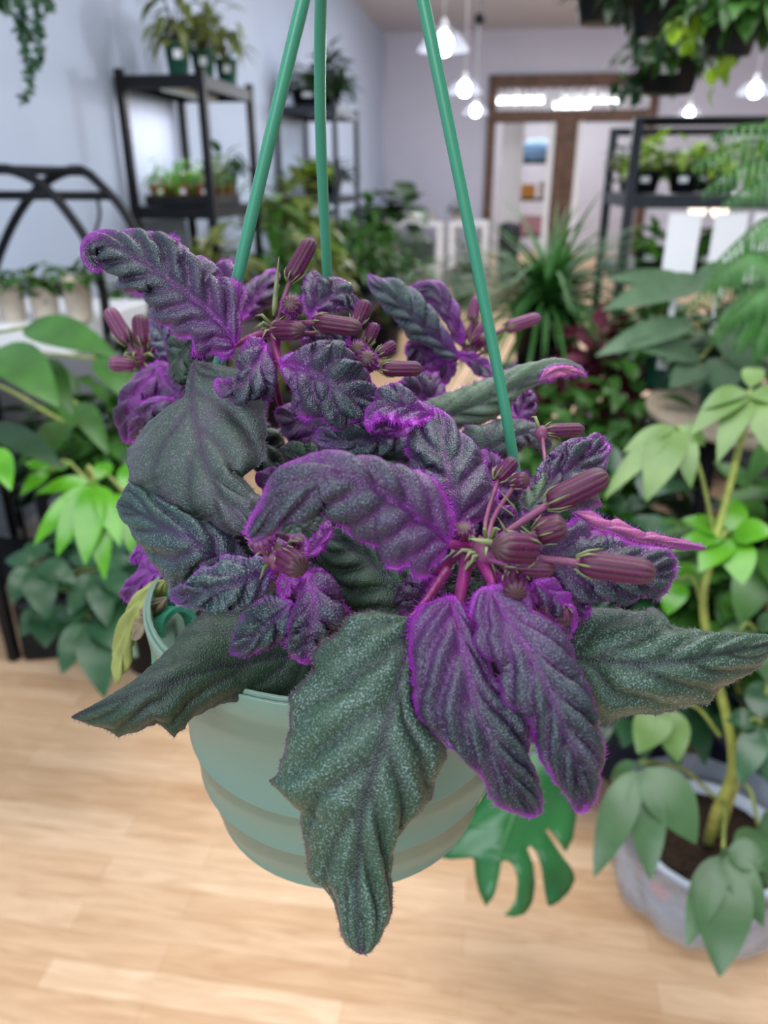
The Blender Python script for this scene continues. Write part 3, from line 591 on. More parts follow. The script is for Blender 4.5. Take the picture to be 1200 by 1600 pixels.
mb.tube(list(spline([HK-up3*.01, HK+up3*.03, HK+up3*.06+RT*.012, HK+up3*.085+RT*.0, HK+up3*.08-RT*.022, HK+up3*.06-RT*.026], 20)), .0035, 10); mb.build('hook', M['hanger'], root)
def clip(cpx, d, tang, wr, pts):
    mb = MB(); q = spline(pts, 22); k = len(q); vs = []; fs = []
    side = nrm(tang)*.005
    for i, p in enumerate(q):
        t = nrm(q[min(i+1, k-1)]-q[max(i-1, 0)]); nn = nrm(np.cross(t, side))*.0016
        vs += [p-side-nn, p+side-nn, p+side+nn, p-side+nn]
    for i in range(k-1):
        for j in range(4): fs.append((i*4+j, i*4+(j+1) % 4, i*4+4+(j+1) % 4, i*4+4+j))
    fs += [(0, 3, 2, 1), tuple((k-1)*4+j for j in range(4))]
    mb.add(vs, fs); mb.build('rim_clip', M['hanger'], wr, smooth=False)
clip(None, .46, FW*.6-RT*.8, w1, [P(249, 1040, .452), P(247, 1000, .455), P(252, 968, .460), P(272, 951, .466), P(294, 960, .472), P(302, 985, .472)])
# ================================================================== materials of the shop
M['green'] = leafmat('leaf_mid_green', (.035, .115, .016)); M['dark'] = leafmat('leaf_dark_green', (.012, .044, .012), rough=.34)
M['lime'] = leafmat('leaf_lime', (.22, .40, .022), (.34, .52, .04)); M['bright'] = leafmat('leaf_bright', (.065, .27, .010), (.11, .36, .016), rough=.25)
M['pale'+'leaf'] = leafmat('leaf_pale', (.12, .23, .055), (.18, .31, .085)); M['grey'] = leafmat('leaf_grey_green', (.075, .155, .080), (.11, .20, .11), rough=.5)
M['glossy'] = leafmat('leaf_glossy', (.018, .075, .030), (.035, .11, .045), rough=.28, transl=.15); M['olive'] = leafmat('leaf_olive', (.13, .18, .035), (.22, .26, .06))
M['monstera'] = leafmat('leaf_monstera', (.020, .14, .040), (.04, .19, .055), rough=.28); M['scheff'] = leafmat('leaf_umbrella', (.045, .115, .040), (.075, .165, .065), rough=.34)
M['wine'] = leafmat('leaf_wine', (.10, .018, .035), (.20, .03, .07)); M['fern'] = leafmat('leaf_fern', (.032, .145, .022), (.06, .21, .04), rough=.5)
M['gstem'] = mat('green_stem', (.22, .27, .06), .5, .4, var=.4, scale=30); M['bstem'] = mat('brown_stem', (.10, .07, .04), .7, .3, var=.4, scale=30)
M['ygstem'] = mat('yellow_green_stem', (.30, .35, .075), .45, .4, var=.4, scale=22)
M['wall'] = mat('white_wall_paint', srgb(184, 198, 220), .6, .35, var=.03, scale=2, bump=.03)
M['wall2'] = mat('grey_white_wall_paint', srgb(200, 201, 216), .7, .3, var=.03, scale=2)
M['ceil'] = mat('ceiling_paint', srgb(186, 184, 188), .8, .2, var=.03, scale=1)
M['black'] = mat('black_metal', (.007, .008, .011), .45, .2); M['blackpl'] = mat('black_plastic', (.007, .009, .012), .45, .22, var=.3, scale=10)
M['gpot'] = mat('green_nursery_plastic', (.012, .085, .055), .42, .5); M['terra'] = mat('terracotta', (.42, .10, .045), .8, .3, var=.2, scale=20)
M['white'] = mat('white_paint', (.80, .82, .85), .5, .4); M['cream'] = mat('cream_ceramic', (.55, .48, .40), .5, .4, var=.15, scale=12)
M['label'] = mat('white_plastic_tag', (.84, .87, .93), .4, .4); M['navy'] = mat('navy_plastic', (.015, .025, .07), .35, .5)
M['brownwood'] = mat('brown_stained_wood', (.105, .052, .028), .5, .4, var=.45, scale=9)
M['palewood'] = mat('pale_birch_wood', (.62, .50, .37), .5, .4, var=.12, scale=7)
M['slate'] = mat('grey_metal', (.03, .037, .05), .45, .3); M['bulb'] = mat('lit_bulb', (1, 1, 1), .4, .3, emit=(.93, .96, 1.0), es=18)
M['tube'] = mat('lit_tube', (1, 1, 1), .4, .3, emit=(1, .99, .97), es=14); M['warm'] = mat('warm_glow', (1, .95, .85), .4, .3, emit=(1, .88, .66), es=2.6)
M['orange'] = mat('orange_card', (.62, .26, .04), .6); M['blue'] = mat('pale_blue_plastic', (.22, .42, .72), .4); M['pink'] = mat('pink_card', (.62, .32, .38), .6)
def glassy(name, col, f, rough=.08):
    m, t, b = nt(name); N, L = t.nodes, t.links
    b.inputs['Base Color'].default_value = (*col, 1); b.inputs['Roughness'].default_value = rough
    tr = N.new('ShaderNodeBsdfTransparent'); mx = N.new('ShaderNodeMixShader'); mx.inputs['Fac'].default_value = f
    L.new(b.outputs['BSDF'], mx.inputs[1]); L.new(tr.outputs['BSDF'], mx.inputs[2]); L.new(mx.outputs['Shader'], N['Material Output'].inputs['Surface'])
    return m
M['shade_glass'] = glassy('clear_shade_glass', (.16, .17, .2), .88); M['pane'] = glassy('window_pane', (.8, .85, .9), .88)
M['film'] = glassy('clear_wrap_film', (.55, .62, .74), .5, .1)
_t = M['film'].node_tree; _n = _t.nodes.new('ShaderNodeTexNoise'); _n.inputs['Scale'].default_value = 16; _n.inputs['Detail'].default_value = 3; _b = _t.nodes.new('ShaderNodeBump'); _b.inputs['Strength'].default_value = 1; _b.inputs['Distance'].default_value = .03
_c = _t.nodes.new('ShaderNodeTexCoord'); _t.links.new(_c.outputs['Object'], _n.inputs['Vector']); _t.links.new(_n.outputs['Fac'], _b.inputs['Height']); _t.links.new(_b.outputs['Normal'], _t.nodes['Principled BSDF'].inputs['Normal'])
def floor_mat():
    m, t, b = nt('laminate_floor'); N, L = t.nodes, t.links
    tc = N.new('ShaderNodeTexCoord')
    br = N.new('ShaderNodeTexBrick'); br.offset = .37; br.inputs['Scale'].default_value = 1; br.inputs['Brick Width'].default_value = .62; br.inputs['Row Height'].default_value = .066
    br.inputs['Mortar Size'].default_value = .0012; br.inputs['Mortar Smooth'].default_value = .6; br.inputs['Bias'].default_value = 0
    br.inputs['Color1'].default_value = (.62, .40, .235, 1); br.inputs['Color2'].default_value = (.76, .545, .36, 1); br.inputs['Mortar'].default_value = (.50, .32, .19, 1)
    L.new(tc.outputs['Object'], br.inputs['Vector'])
    mp = N.new('ShaderNodeMapping'); mp.inputs['Scale'].default_value = (3.2, 26, 1); L.new(tc.outputs['Object'], mp.inputs['Vector'])
    n = N.new('ShaderNodeTexNoise'); n.inputs['Scale'].default_value = 1.3; n.inputs['Detail'].default_value = 6; n.inputs['Distortion'].default_value = 1.6
    L.new(mp.outputs['Vector'], n.inputs['Vector'])
    rp = N.new('ShaderNodeValToRGB'); rp.color_ramp.elements[0].position = .34; rp.color_ramp.elements[1].position = .66
    rp.color_ramp.elements[0].color = (.84, .78, .72, 1); rp.color_ramp.elements[1].color = (1.05, 1.06, 1.06, 1)
    L.new(n.outputs['Fac'], rp.inputs['Fac'])
    k = N.new('ShaderNodeMix'); k.data_type = 'RGBA'; k.blend_type = 'MULTIPLY'; k.inputs[0].default_value = 1
    L.new(br.outputs['Color'], k.inputs[6]); L.new(rp.outputs['Color'], k.inputs[7]); L.new(k.outputs[2], b.inputs['Base Color'])
    b.inputs['Roughness'].default_value = .38; b.inputs['Specular IOR Level'].default_value = .4
    return m
M['floor'] = floor_mat()
# ================================================================== room shell
XL, XR, YF, YB, ZC = -2.0, 4.6, -1.7, 13.3, 3.5
def shell(name, boxes, m, kind='structure', label=None, bev=0):
    mb = MB()
    for lo, hi in boxes: mb.box([(a+b)/2 for a, b in zip(lo, hi)], [abs(b-a) for a, b in zip(lo, hi)], bev=bev)
    o = mb.build(name, M[m], smooth=False); o['kind'] = kind
    if label: o['label'] = label
    return o
DX0, DX1, DZ, TZ = -.382, 2.12, 2.915, 2.36
shell('floor', [((XL-.1, YF, -.1), (XR+.1, YB+5.1, 0))], 'floor', label='pale laminate plank floor')
shell('ceiling', [((XL-.1, YF, ZC), (XR+.1, YB+5.1, ZC+.1))], 'ceil', label='grey-white ceiling')
shell('wall_left', [((XL-.1, YF, 0), (XL, YB+5, ZC))], 'wall', label='white painted side wall beside the shelves')
shell('wall_right', [((XR, YF, 0), (XR+.1, YB+5, ZC))], 'wall2', label='white side wall out of sight')
shell('wall_back', [((XL, YB, 0), (DX0, YB+.15, ZC)), ((DX1, YB, 0), (XR, YB+.15, ZC)), ((DX0, YB, DZ), (DX1, YB+.15, ZC))], 'wall2', label='grey-white end wall with the doorway')
shell('wall_front', [((XL-.1, YF-.12, 0), (XR+.1, YF, .28)), ((XL-.1, YF-.12, 3.3), (XR+.1, YF, ZC)), ((XL-.1, YF-.12, .28), (XL+.1, YF, 3.3)), ((XR-.1, YF-.12, .28), (XR+.1, YF, 3.3))], 'wall2', label='shop front wall around the display window')
shell('trim_1', [((DX0, YB-.06, 0), (DX0+.13, YB+.16, DZ)), ((DX1-.13, YB-.06, 0), (DX1, YB+.16, DZ)), ((DX0+.13, YB-.06, DZ-.17), (DX1-.13, YB+.16, DZ)),
                 ((DX0+.13, YB-.05, TZ-.08), (DX1-.13, YB+.16, TZ+.08)), ((.66, YB-.055, 0), (.98, YB+.16, TZ-.08))], 'brownwood', label='brown wooden frame around the back doorway')
mb = MB()
for k in range(1, 12):
    x = DX0+.13+(DX1-DX0-.26)*k/12; mb.box((x, YB+.06, (TZ+.08+DZ-.17)/2), (.035, .03, DZ-.25-TZ))
mb.box(((DX0+DX1)/2, YB+.06, (TZ+.08+DZ-.17)/2), (DX1-DX0-.26, .03, .03))
wn = mb.build('window_1', M['white'], smooth=False); wn['kind'] = 'structure'; wn['label'] = 'transom window with white glazing bars above the doorway'
mb = MB(); mb.box(((DX0+DX1)/2, YB+.085, (TZ+.08+DZ-.17)/2), (DX1-DX0-.26, .006, DZ-.25-TZ)); mb.build('pane', M['pane'], wn, smooth=False)
shell('trim_2', [((.56, YB-.03, 0), (.65, YB+.12, TZ-.08)), ((.99, YB-.03, 0), (1.07, YB+.12, TZ-.08))], 'white', label='white door stops beside the brown post')
shell('trim_3', [((XL, YF, 0), (XL+.015, YB, .12)), ((XL+.015, YB-.015, 0), (DX0, YB, .12))], 'white', label='white baseboard')
# conduit in the corner and the batten on the end wall
mb = MB(); a = W(601, 70, YB-.03); mb.tube([(a[0]-.02, YB-.03, 3.38), (a[0]-.02, YB-.03, .9)], .035, 8); o = mb.build('wall_conduit', M['wall2']); tag(o, 'pale conduit running up the end wall beside its corner', 'pipe')
# the room behind
shell('wall_rear', [((XL, YB+4.9, 0), (XR, YB+5, ZC))], 'wall2', label='bright wall of the room beyond the doorway')
x0 = W(783, 250, YB+1.2)[0]
mb = MB(); c = W(800, 250, YB+.9); mb.box((c[0], YB+.9, 1.2), (.36, .05, 2.35)); o = mb.build('leaning_board', M['white'], smooth=False); tag(o, 'tall white board standing just beyond the doorway', 'board')
st = empty('storage_shelf', (W(835, 300, YB+1.6)[0], YB+1.6, 0), 'storage shelf with boxes seen through the doorway', 'shelf')
sx = st.location.x
mb = MB(); mb.box((sx, YB+1.6, 1.75), (1.0, .4, .05)); mb.box((sx, YB+1.6, 1.15), (1.0, .4, .04)); mb.box((sx, YB+1.6, .55), (1.0, .4, .04)); mb.build('shelf_board', M['blackpl'], st, smooth=False)
for dx in (-.48, .48):
    mb = MB(); mb.box((sx+dx, YB+1.6, .88), (.04, .38, 1.76)); mb.build('post', M['slate'], st, smooth=False)
def crate(name, label, cat, c, sz, m, group=None):
    mb = MB(); mb.box((c[0], c[1], c[2]+sz[2]/2), sz, bev=.012)
    o = mb.build(name, M[m], smooth=False); tag(o, label, cat, group)
    mb = MB(); mb.box((c[0], c[1], c[2]+sz[2]+.004), (sz[0]*1.03, sz[1]*1.03, .012), bev=.003); mb.build('lid', M[m], o, smooth=False); return o
crate('storage_box', 'orange box on the middle board of the storage shelf', 'box', (sx-.2, YB+1.6, 1.17), (.42, .3, .22), 'orange')
crate('storage_box', 'pinkish carton beside the orange box', 'box', (sx+.25, YB+1.6, 1.17), (.34, .3, .26), 'cream')
crate('storage_box', 'low pinkish carton on the lowest board of the storage shelf', 'box', (sx-.05, YB+1.6, .57), (.6, .3, .3), 'pink')
mb = MB(); mb.lathe((sx+.0, YB+1.6, 1.775), [(.0, 0), (.26, 0), (.34, .1), (.30, .24), (.16, .33), (.0, .34)], 20); o = mb.build('wrapped_bundle', M['blue']); tag(o, 'pale blue wrapped bundle on top of the storage shelf', 'bundle')
mb = MB(); c = W(800, 300, YB-.35); mb.lathe((c[0], YB-.4, 0), [(.0, 0), (.13, 0), (.15, .02), (.17, .75), (.18, .78), (.16, .78), (.15, .1), (0, .1)], 20); o = mb.build('waste_bin', M['slate']); tag(o, 'tall dark grey bin standing beside the doorway', 'bin')
mb = MB(); mb.lathe((c[0], YB-.4, .78), [(.185, 0), (.185, .03), (.10, .09), (0, .1)], 20); mb.build('lid', M['slate'], o)
c = W(1015, 250, YB+2.4); mb = MB(); mb.box((c[0]+.1, YB+2.4, 1.1), (.5, .08, 2.2), bev=.01); o = mb.build('tan_cabinet', M['palewood'], smooth=False); tag(o, 'tan cupboard front in the bright room beyond', 'cupboard')
mb = MB(); mb.box((c[0]+.1, YB+2.35, 1.1), (.44, .03, 2.0)); mb.build('door', M['cream'], o, smooth=False)
for px, py, w in ((808, 157, 1.0), (925, 156, 1.15), (893, 165, .7)):
    c = W(px, py, YB+(2.2 if py < 160 else 3.4)); o = empty('tube_light', c, {808: 'lit tube lamp over the storage shelf, seen through the transom', 925: 'brighter long lit tube lamp seen through the middle of the transom', 893: 'short lit tube lamp hanging lower and farther beyond the transom'}[px], 'ceiling lamp', 'tube lamps in the back room')
    mb = MB(); mb.tube([c-np.array((w/2*.9, 0, 0)), c+np.array((w/2*.9, 0, 0))], .04, 10); mb.build('tube', M['tube'], o)
    mb = MB(); mb.box(c+np.array((0, 0, .06)), (w, .14, .05)); mb.box(c+np.array((0, 0, (ZC-c[2])/2+.04)), (.02, .02, ZC-c[2]-.08)); mb.build('housing', M['white'], o, smooth=False)
# ================================================================== pendant lamps
def pendant(px, py, label, zl=2.2):
    c = on(2, px, py, zl); o = empty('pendant_lamp', c, label, 'pendant lamp', 'pendant lamps over the shop floor')
    mb = MB(); mb.lathe(c, [(.0, -.06), (.03, -.053), (.048, -.028), (.052, 0), (.046, .026), (.026, .05), (.014, .062)], 18); mb.build('bulb', M['bulb'], o)
    mb = MB(); mb.lathe(c, [(.15, -.035), (.14, -.02), (.09, .045), (.035, .085), (.022, .09), (.020, .088), (.034, .082), (.088, .042), (.138, -.022), (.148, -.036)], 28); mb.build('lamp_shade', M['shade_glass'], o)
    mb = MB(); mb.lathe(c, [(.0, .055), (.02, .056), (.024, .09), (.012, .12), (.0, .121)], 14); mb.build('socket', M['white'], o)
    mb = MB(); mb.tube([c+np.array((0, 0, .115)), (c[0], c[1], ZC)], .004, 6); mb.build('cord', M['white'], o)
    l = bpy.data.lights.new('lamp_light', 'POINT'); l.energy = 26; l.color = (.92, .96, 1.0); l.shadow_soft_size = .05
    lo = bpy.data.objects.new('lamp_light', l); COL.objects.link(lo); lo.parent = o; lo.location = (0, 0, -.09)
pendant(693, 68, 'nearest and highest-looking lit pendant lamp with a clear glass cone shade')
pendant(726, 138, 'middle lit glass pendant of the row of three before the end wall')
pendant(743, 172, 'lowest-looking pendant of the row of three, beside the brown door frame')
pendant(1180, 140, 'larger of the two lit pendants above the black rack')
pendant(1077, 177, 'small lit pendant just above the top bar of the black rack')
c = W(750, 30, 9.0); mb = MB(); mb.lathe(c, [(0, -.05), (.05, -.03), (.055, .02), (.03, .05), (0, .055)], 16); mb.tube([c+np.array((0, 0, .05)), (c[0], c[1], ZC)], .006, 6)
mb.tube([c-np.array((0, 0, .04)), c-np.array((0, 0, .5))], .003, 6); o = mb.build('cable_weight', M['black']); tag(o, 'small black ball on a ceiling cable', 'cable')
# ================================================================== plant builders
LEAFN = random.Random(21)
def rnd3(): return np.array((LEAFN.gauss(0, 1), LEAFN.gauss(0, 1), LEAFN.gauss(0, 1)))
def potmesh(base, pr, ph, pm, parent, soil=True, n=24):
    b = np.asarray(base, float); mb = MB()
    mb.lathe(b, [(0, 0), (pr*.72, 0), (pr*.74, ph*.02), (pr*.92, ph*.84), (pr, ph*.85), (pr*1.0, ph), (pr*.94, ph), (pr*.9, ph*.86), (pr*.7, ph*.3), (0, ph*.3)], n)
    p = mb.build('pot', M[pm], parent)
    if soil:
        mb = MB(); mb.lathe(b, [(0, ph*.86), (pr*.6, ph*.87), (pr*.89, ph*.84), (pr*.8, ph*.5), (0, ph*.45)], n); mb.build('soil', M['soil'], p)
    return p
def foliage(o, c, Rad, H, n, L, Wd, mt, shape='ovate', bend=.4, up=.4, dens=.35, stemm='gstem', nst=9, name='foliage', src=None, sr=.004):
    c = np.asarray(c, float); mb = MB(); sb = MB(); src = c if src is None else np.asarray(src, float)
    for k in range(n):
        d = nrm(rnd3()*np.array((1, 1, .75))); d[2] = abs(d[2])*.9+.02*LEAFN.random() if LEAFN.random() < .8 else d[2]*.4
        r = (dens+(1-dens)*LEAFN.random())
        p = c+d*np.array((Rad, Rad, H))*r; out = nrm(d*np.array((1, 1, .3))+np.array((0, 0, up*(LEAFN.random()*1.4-.4)))+rnd3()*.25)
        s = LEAFN.uniform(.7, 1.15)
        mb.blade(p-out*L*.3, out, (0, 0, 1), L*s, Wd*s, bend*LEAFN.uniform(.5, 1.5), 0, shape=shape)
        if k < nst: sb.tube(list(spline([src+rnd3()*.01, (src+p)/2+np.array((0, 0, H*.12)), p], 7)), [sr, sr, sr, sr*.9, sr*.8, sr*.7, sr*.5], 6)
    f = mb.build(name, M[mt], o); s = sb.build('stem', M[stemm], o); return f
def potted(label, cat, base, pr, ph, pm, mt, n, Rad, H, L, Wd, name='potted_plant', group=None, lift=0, tagged=False, **k):
    base = np.asarray(base, float)
    if base[2] < .7 or Rad > .27: base[0] = max(base[0], XL+Rad+L*.95)
    o = empty(name, base, label, cat, group)
    p = potmesh(base, pr, ph, pm, o); top = base+np.array((0, 0, ph*.86))
    foliage(o, top+np.array((0, 0, lift+H*.1)), Rad, H, n, L, Wd, mt, src=top, **k)
    if tagged:
        v = nrm(CAM-base)*np.array((1, 1, 0)); v = nrm(v); rz = math.atan2(v[1], v[0])+math.pi/2
        mb = MB(); q = base+v*pr*.93+np.array((0, 0, ph*.62)); mb.box(q+v*.004, (pr*.55, .004, ph*.26), rz=rz); mb.build('label', M['label'], p, smooth=False)
    return o
def bench(name, label, cat, x0, x1, y0, y1, z, m='black', th=.03, legw=.035, shelf=None, cutto=0):
    o = empty(name, ((x0+x1)/2, (y0+y1)/2, cutto), label, cat)
    mb = MB(); mb.box(((x0+x1)/2, (y0+y1)/2, z-th/2), (x1-x0, y1-y0, th), bev=.004); mb.build('top', M[m], o, smooth=False)
    if shelf:
        for zz in shelf:
            mb = MB(); mb.box(((x0+x1)/2, (y0+y1)/2, zz-th/2), (x1-x0-.02, y1-y0-.02, th)); mb.build('shelf', M[m], o, smooth=False)
    for x in (x0+legw/2, x1-legw/2):
        for y in (y0+legw/2, y1-legw/2):
            mb = MB(); mb.box((x, y, (z-th)/2), (legw, legw, z-th)); mb.build('leg', M[m], o, smooth=False)
    return o
# ================================================================== side wall, near: hoop stand, white shelf, trailing plant
def hoop_stand():
    X0, X1 = -1.93, -1.55
    Y = 2.75
    base = W(100, 400, Y); o = empty('hoop_stand', (base[0], Y, 0), 'black metal hoop plant stand with crossing arches before the side wall', 'plant stand')
    def px(p, y): return W(p[0], p[1], y)
    arcs = ([(-30, 520), (-8, 420), (20, 350), (52, 302), (90, 273), (128, 266), (160, 292), (190, 325), (214, 368), (232, 430), (240, 520)],
            [(-66, 420), (-58, 330), (-38, 282), (0, 264), (40, 274), (75, 297), (108, 335), (140, 385), (160, 450), (168, 520)])
    for a, y in zip(arcs, (2.75, 2.60)):
        mb = MB(); mb.tube(list(spline([px(p, y) for p in a], 40)), .017, 8); mb.build('hoop', M['black'], o)
    for a, b in (((-45, 264), (130, 268)), ((-55, 305), (175, 306))):
        mb = MB(); mb.tube([px(a, 2.60), px(b, 2.75)], .015, 8); mb.build('crossbar', M['black'], o)
    for p, y in (((-30, 520), 2.75), ((240, 520), 2.75), ((168, 520), 2.60), ((-66, 420), 2.60)):
        q = px(p, y); mb = MB(); mb.tube([q+np.array((0, 0, .01)), (q[0], q[1], 0)], .017, 8); mb.build('leg', M['black'], o)
    mb = MB(); q = px((152, 308), 2.735); mb.tube(list(spline([q, q-np.array((0, 0, .06)), q+np.array((-.03, 0, -.13)), q+np.array((-.02, 0, -.17))], 8)), .006, 6); h = mb.build('hanging_hook', M['black'], o)
hoop_stand()
zb = W(70, 508, 2.45)[2]
ws = empty('wall_shelf', (XL, 2.73, zb), 'thick white wall shelf holding small pale pots', 'shelf')
mb = MB(); mb.box((XL+.28, 2.73, zb-.05), (.56, .66, .1), bev=.006); mb.build('board', M['white'], ws, smooth=False)
for y in (2.5, 2.95):
    mb = MB(); mb.box((XL+.2, y, zb-.13), (.4, .03, .06)); mb.box((XL+.015, y, zb-.25), (.03, .03, .3)); mb.build('bracket', M['white'], ws, smooth=False)
for (px, lab) in ((22, 'squat beige pot of low green plant at the end of the white shelf'), (74, 'beige pot with a green mound between two others on the white shelf'), (127, 'taller cream pot on the white shelf, nearest to the purple plant')):
    q = on(2, px, 500, zb); potted(lab, 'plant', (q[0], q[1], zb), .055,   .12 if px < 110 else .15, 'cream', 'green', 46, .11, .10, .07, .035, group='pale pots on the white shelf', nst=5)
# trailing plant hanging near the side wall
tp = empty('trailing_plant', W(25, -80, 2.3), 'thin trailing green plant dangling before the side wall', 'plant')
base = W(25, -120, 2.3)
potmesh(base-np.array((0, 0, .0)), .09, .13, 'blackpl', tp)
mb = MB(); mb.tube([base+np.array((.08, 0, .12)), (base[0], base[1], base[2]+.45)], .003, 5); mb.tube([base+np.array((-.08, 0, .12)), (base[0], base[1], base[2]+.45)], .003, 5); mb.tube([(base[0], base[1], base[2]+.45), (base[0], base[1], ZC)], .003, 5); mb.build('hanger_wire', M['black'], tp)
for a in ([(20, -60), (14, 0), (24, 35), (38, 70), (44, 100), (46, 130), (36, 155)], [(40, -60), (55, 0), (58, 40), (64, 72), (58, 95), (45, 105)], [(10, -60), (-4, -20), (2, 5), (6, 12)], [(50, -60), (70, -20), (72, 5), (74, 12)], [(25, -60), (30, 0), (40, 40), (46, 60)]):
    q = spline([W(x, y, 2.3) for x, y in a], 40); mb = MB(); mb.tube(list(q), .003, 5)
    for p in q[3:]:
        for _ in range(3):
            d = nrm(rnd3()+np.array((0, 0, -.6))); mb.blade(p, d, nrm(rnd3()), .026, .014, .3, rows=3)
    mb.build('trailing_stem', M['glossy'], tp)
# ================================================================== black shelving against the side wall
def rack(name, label, x0, x1, y0, y1, levels, m='black', post=.04, top=None, wire=False):
    o = empty(name, ((x0+x1)/2, (y0+y1)/2, 0), label, 'shelving'); top = top or levels[-1]
    for x in (x0, x1):
        for y in (y0, y1):
            mb = MB(); mb.box((x, y, (top+.03)/2), (post, post, top+.03)); mb.build('post', M[m], o, smooth=False)
    for z in levels:
        mb = MB(); mb.box(((x0+x1)/2, (y0+y1)/2, z-.012), (x1-x0-post*.4, y1-y0-post*.4, .02))
        for x in (x0, x1): mb.box((x, (y0+y1)/2, z-.03), (post*.6, y1-y0, .06))
        for y in (y0, y1): mb.box(((x0+x1)/2, y, z-.03), (x1-x0, post*.6, .06))
        mb.build('shelf', M[m], o, smooth=False)
    return o
A = rack('shelving_unit', 'black metal shelving unit with green pots on top, by the side wall', -1.955, -1.53, 4.14, 4.92, [.3, .80, 1.36, 1.97])
mb = MB(); mb.box((-1.74, 4.53, 1.922), (.09, .62, .03), bev=.008); gl = mb.build('grow_light', M['white'], A, smooth=False)
l = bpy.data.lights.new('grow_lamp', 'AREA'); l.shape = 'RECTANGLE'; l.size = .09; l.size_y = .6; l.energy = 4.5; l.color = (1, .90, .92)
lo = bpy.data.objects.new('grow_lamp', l); COL.objects.link(lo); lo.location = (-1.74, 4.53, 1.90)
for px, yy, x, lab, s in ((279, 4.26, -1.72, 'green pot with a thin yellowing plant at the front corner of the shelving top', 1.0), (318, 4.52, -1.70, 'green nursery pot in the middle of the three on top of the shelving', 1.0), (354, 4.80, -1.66, 'green nursery pot at the far end of the shelving top', .95)):
    potted(lab, 'plant', (W(px, 105, yy)[0], yy, 1.972), .068*s, .15*s, 'gpot', 'olive', 40, .15, .30, .13, .05, name='potted_plant', group='green pots on the shelving top', bend=.8, up=.1, nst=14, stemm='bstem', tagged=True, lift=.05)
mb = MB(); mb.box((-1.72, 4.40, 1.372), (.36, .46, .018), bev=.005); mb.box((-1.90, 4.40, 1.39), (.012, .46, .05)); mb.box((-1.54, 4.40, 1.39), (.012, .46, .05)); mb.box((-1.72, 4.17, 1.39), (.36, .012, .05)); mb.box((-1.72, 4.63, 1.39), (.36, .012, .05))
tr = mb.build('seed_tray', M['blackpl'], smooth=False); tag(tr, 'shallow black tray of small ferns on the shelving', 'tray')
k = 0
for yy in (4.24, 4.40, 4.56):
    for x in (-1.85, -1.72, -1.60):
        k += 1
        row = {4.24: 'front', 4.40: 'middle', 4.56: 'rear'}[yy]; col = {-1.85: 'at the wall', -1.72: 'middle', -1.60: 'by the room'}[x]
        potted(f'small terracotta potted fern, {row} row of the black tray, {col}', 'plant', (x, yy, 1.382), .05, .085, 'terra', 'palef' if False else 'bright' if k % 3 else 'green', 42, .085, .15, .075, .016, name='potted_fern', group='terracotta pots of ferns in the black tray', bend=.9, shape='strap', nst=5, tagged=(yy == 4.24))
potted('wide green pot with dark leaves at the far end of the fern shelf', 'plant', (-1.68, 4.78, 1.362), .09, .17, 'gpot', 'dark', 40, .16, .2, .13, .06, nst=8, tagged=True)
for i, (x, yy, lab) in enumerate(((-1.75, 4.3, 'leafy plant on the lower board of the black shelving, front'), (-1.72, 4.7, 'leafy plant on the lower board of the black shelving, back'))):
    potted(lab, 'plant', (x, yy, .802), .09, .15, 'cream', 'green', 60, .2, .22, .12, .06, nst=8)
# farther shelving with pots
B = rack('shelving_unit', 'farther dark shelving unit crowded with plants, behind the green hanger wires', -1.955, -1.46, 7.0, 8.0, [.3, .85, 1.35, 2.05], 'slate')
for x, y, z, lab, mt, n, Rad, H in ((-1.72, 7.15, 2.052, 'dark bowl planter with drooping leaves on the near corner of the farther shelving', 'dark', 60, .22, .22), (-1.66, 7.75, 2.052, 'tall bushy dark plant on top of the farther shelving', 'dark', 150, .24, .42),
                                 (-1.70, 7.2, 1.352, 'lime leafy plant under the top board of the farther shelving', 'lime', 60, .2, .25), (-1.66, 7.75, 1.352, 'dark plant beside the lime one on the farther shelving', 'dark', 60, .22, .25),
                                 (-1.70, 7.2, .852, 'variegated pale plant on the low board of the farther shelving', 'paleleaf', 60, .25, .25), (-1.66, 7.72, .852, 'green plant on the low board of the farther shelving', 'green', 70, .25, .25)):
    potted(lab, 'plant', (x, y, z), .15 if 'bowl' in lab else .11, .13 if 'bowl' in lab else .16, 'blackpl', mt, n, Rad, H, .17, .08, nst=8, tagged='bowl' in lab)
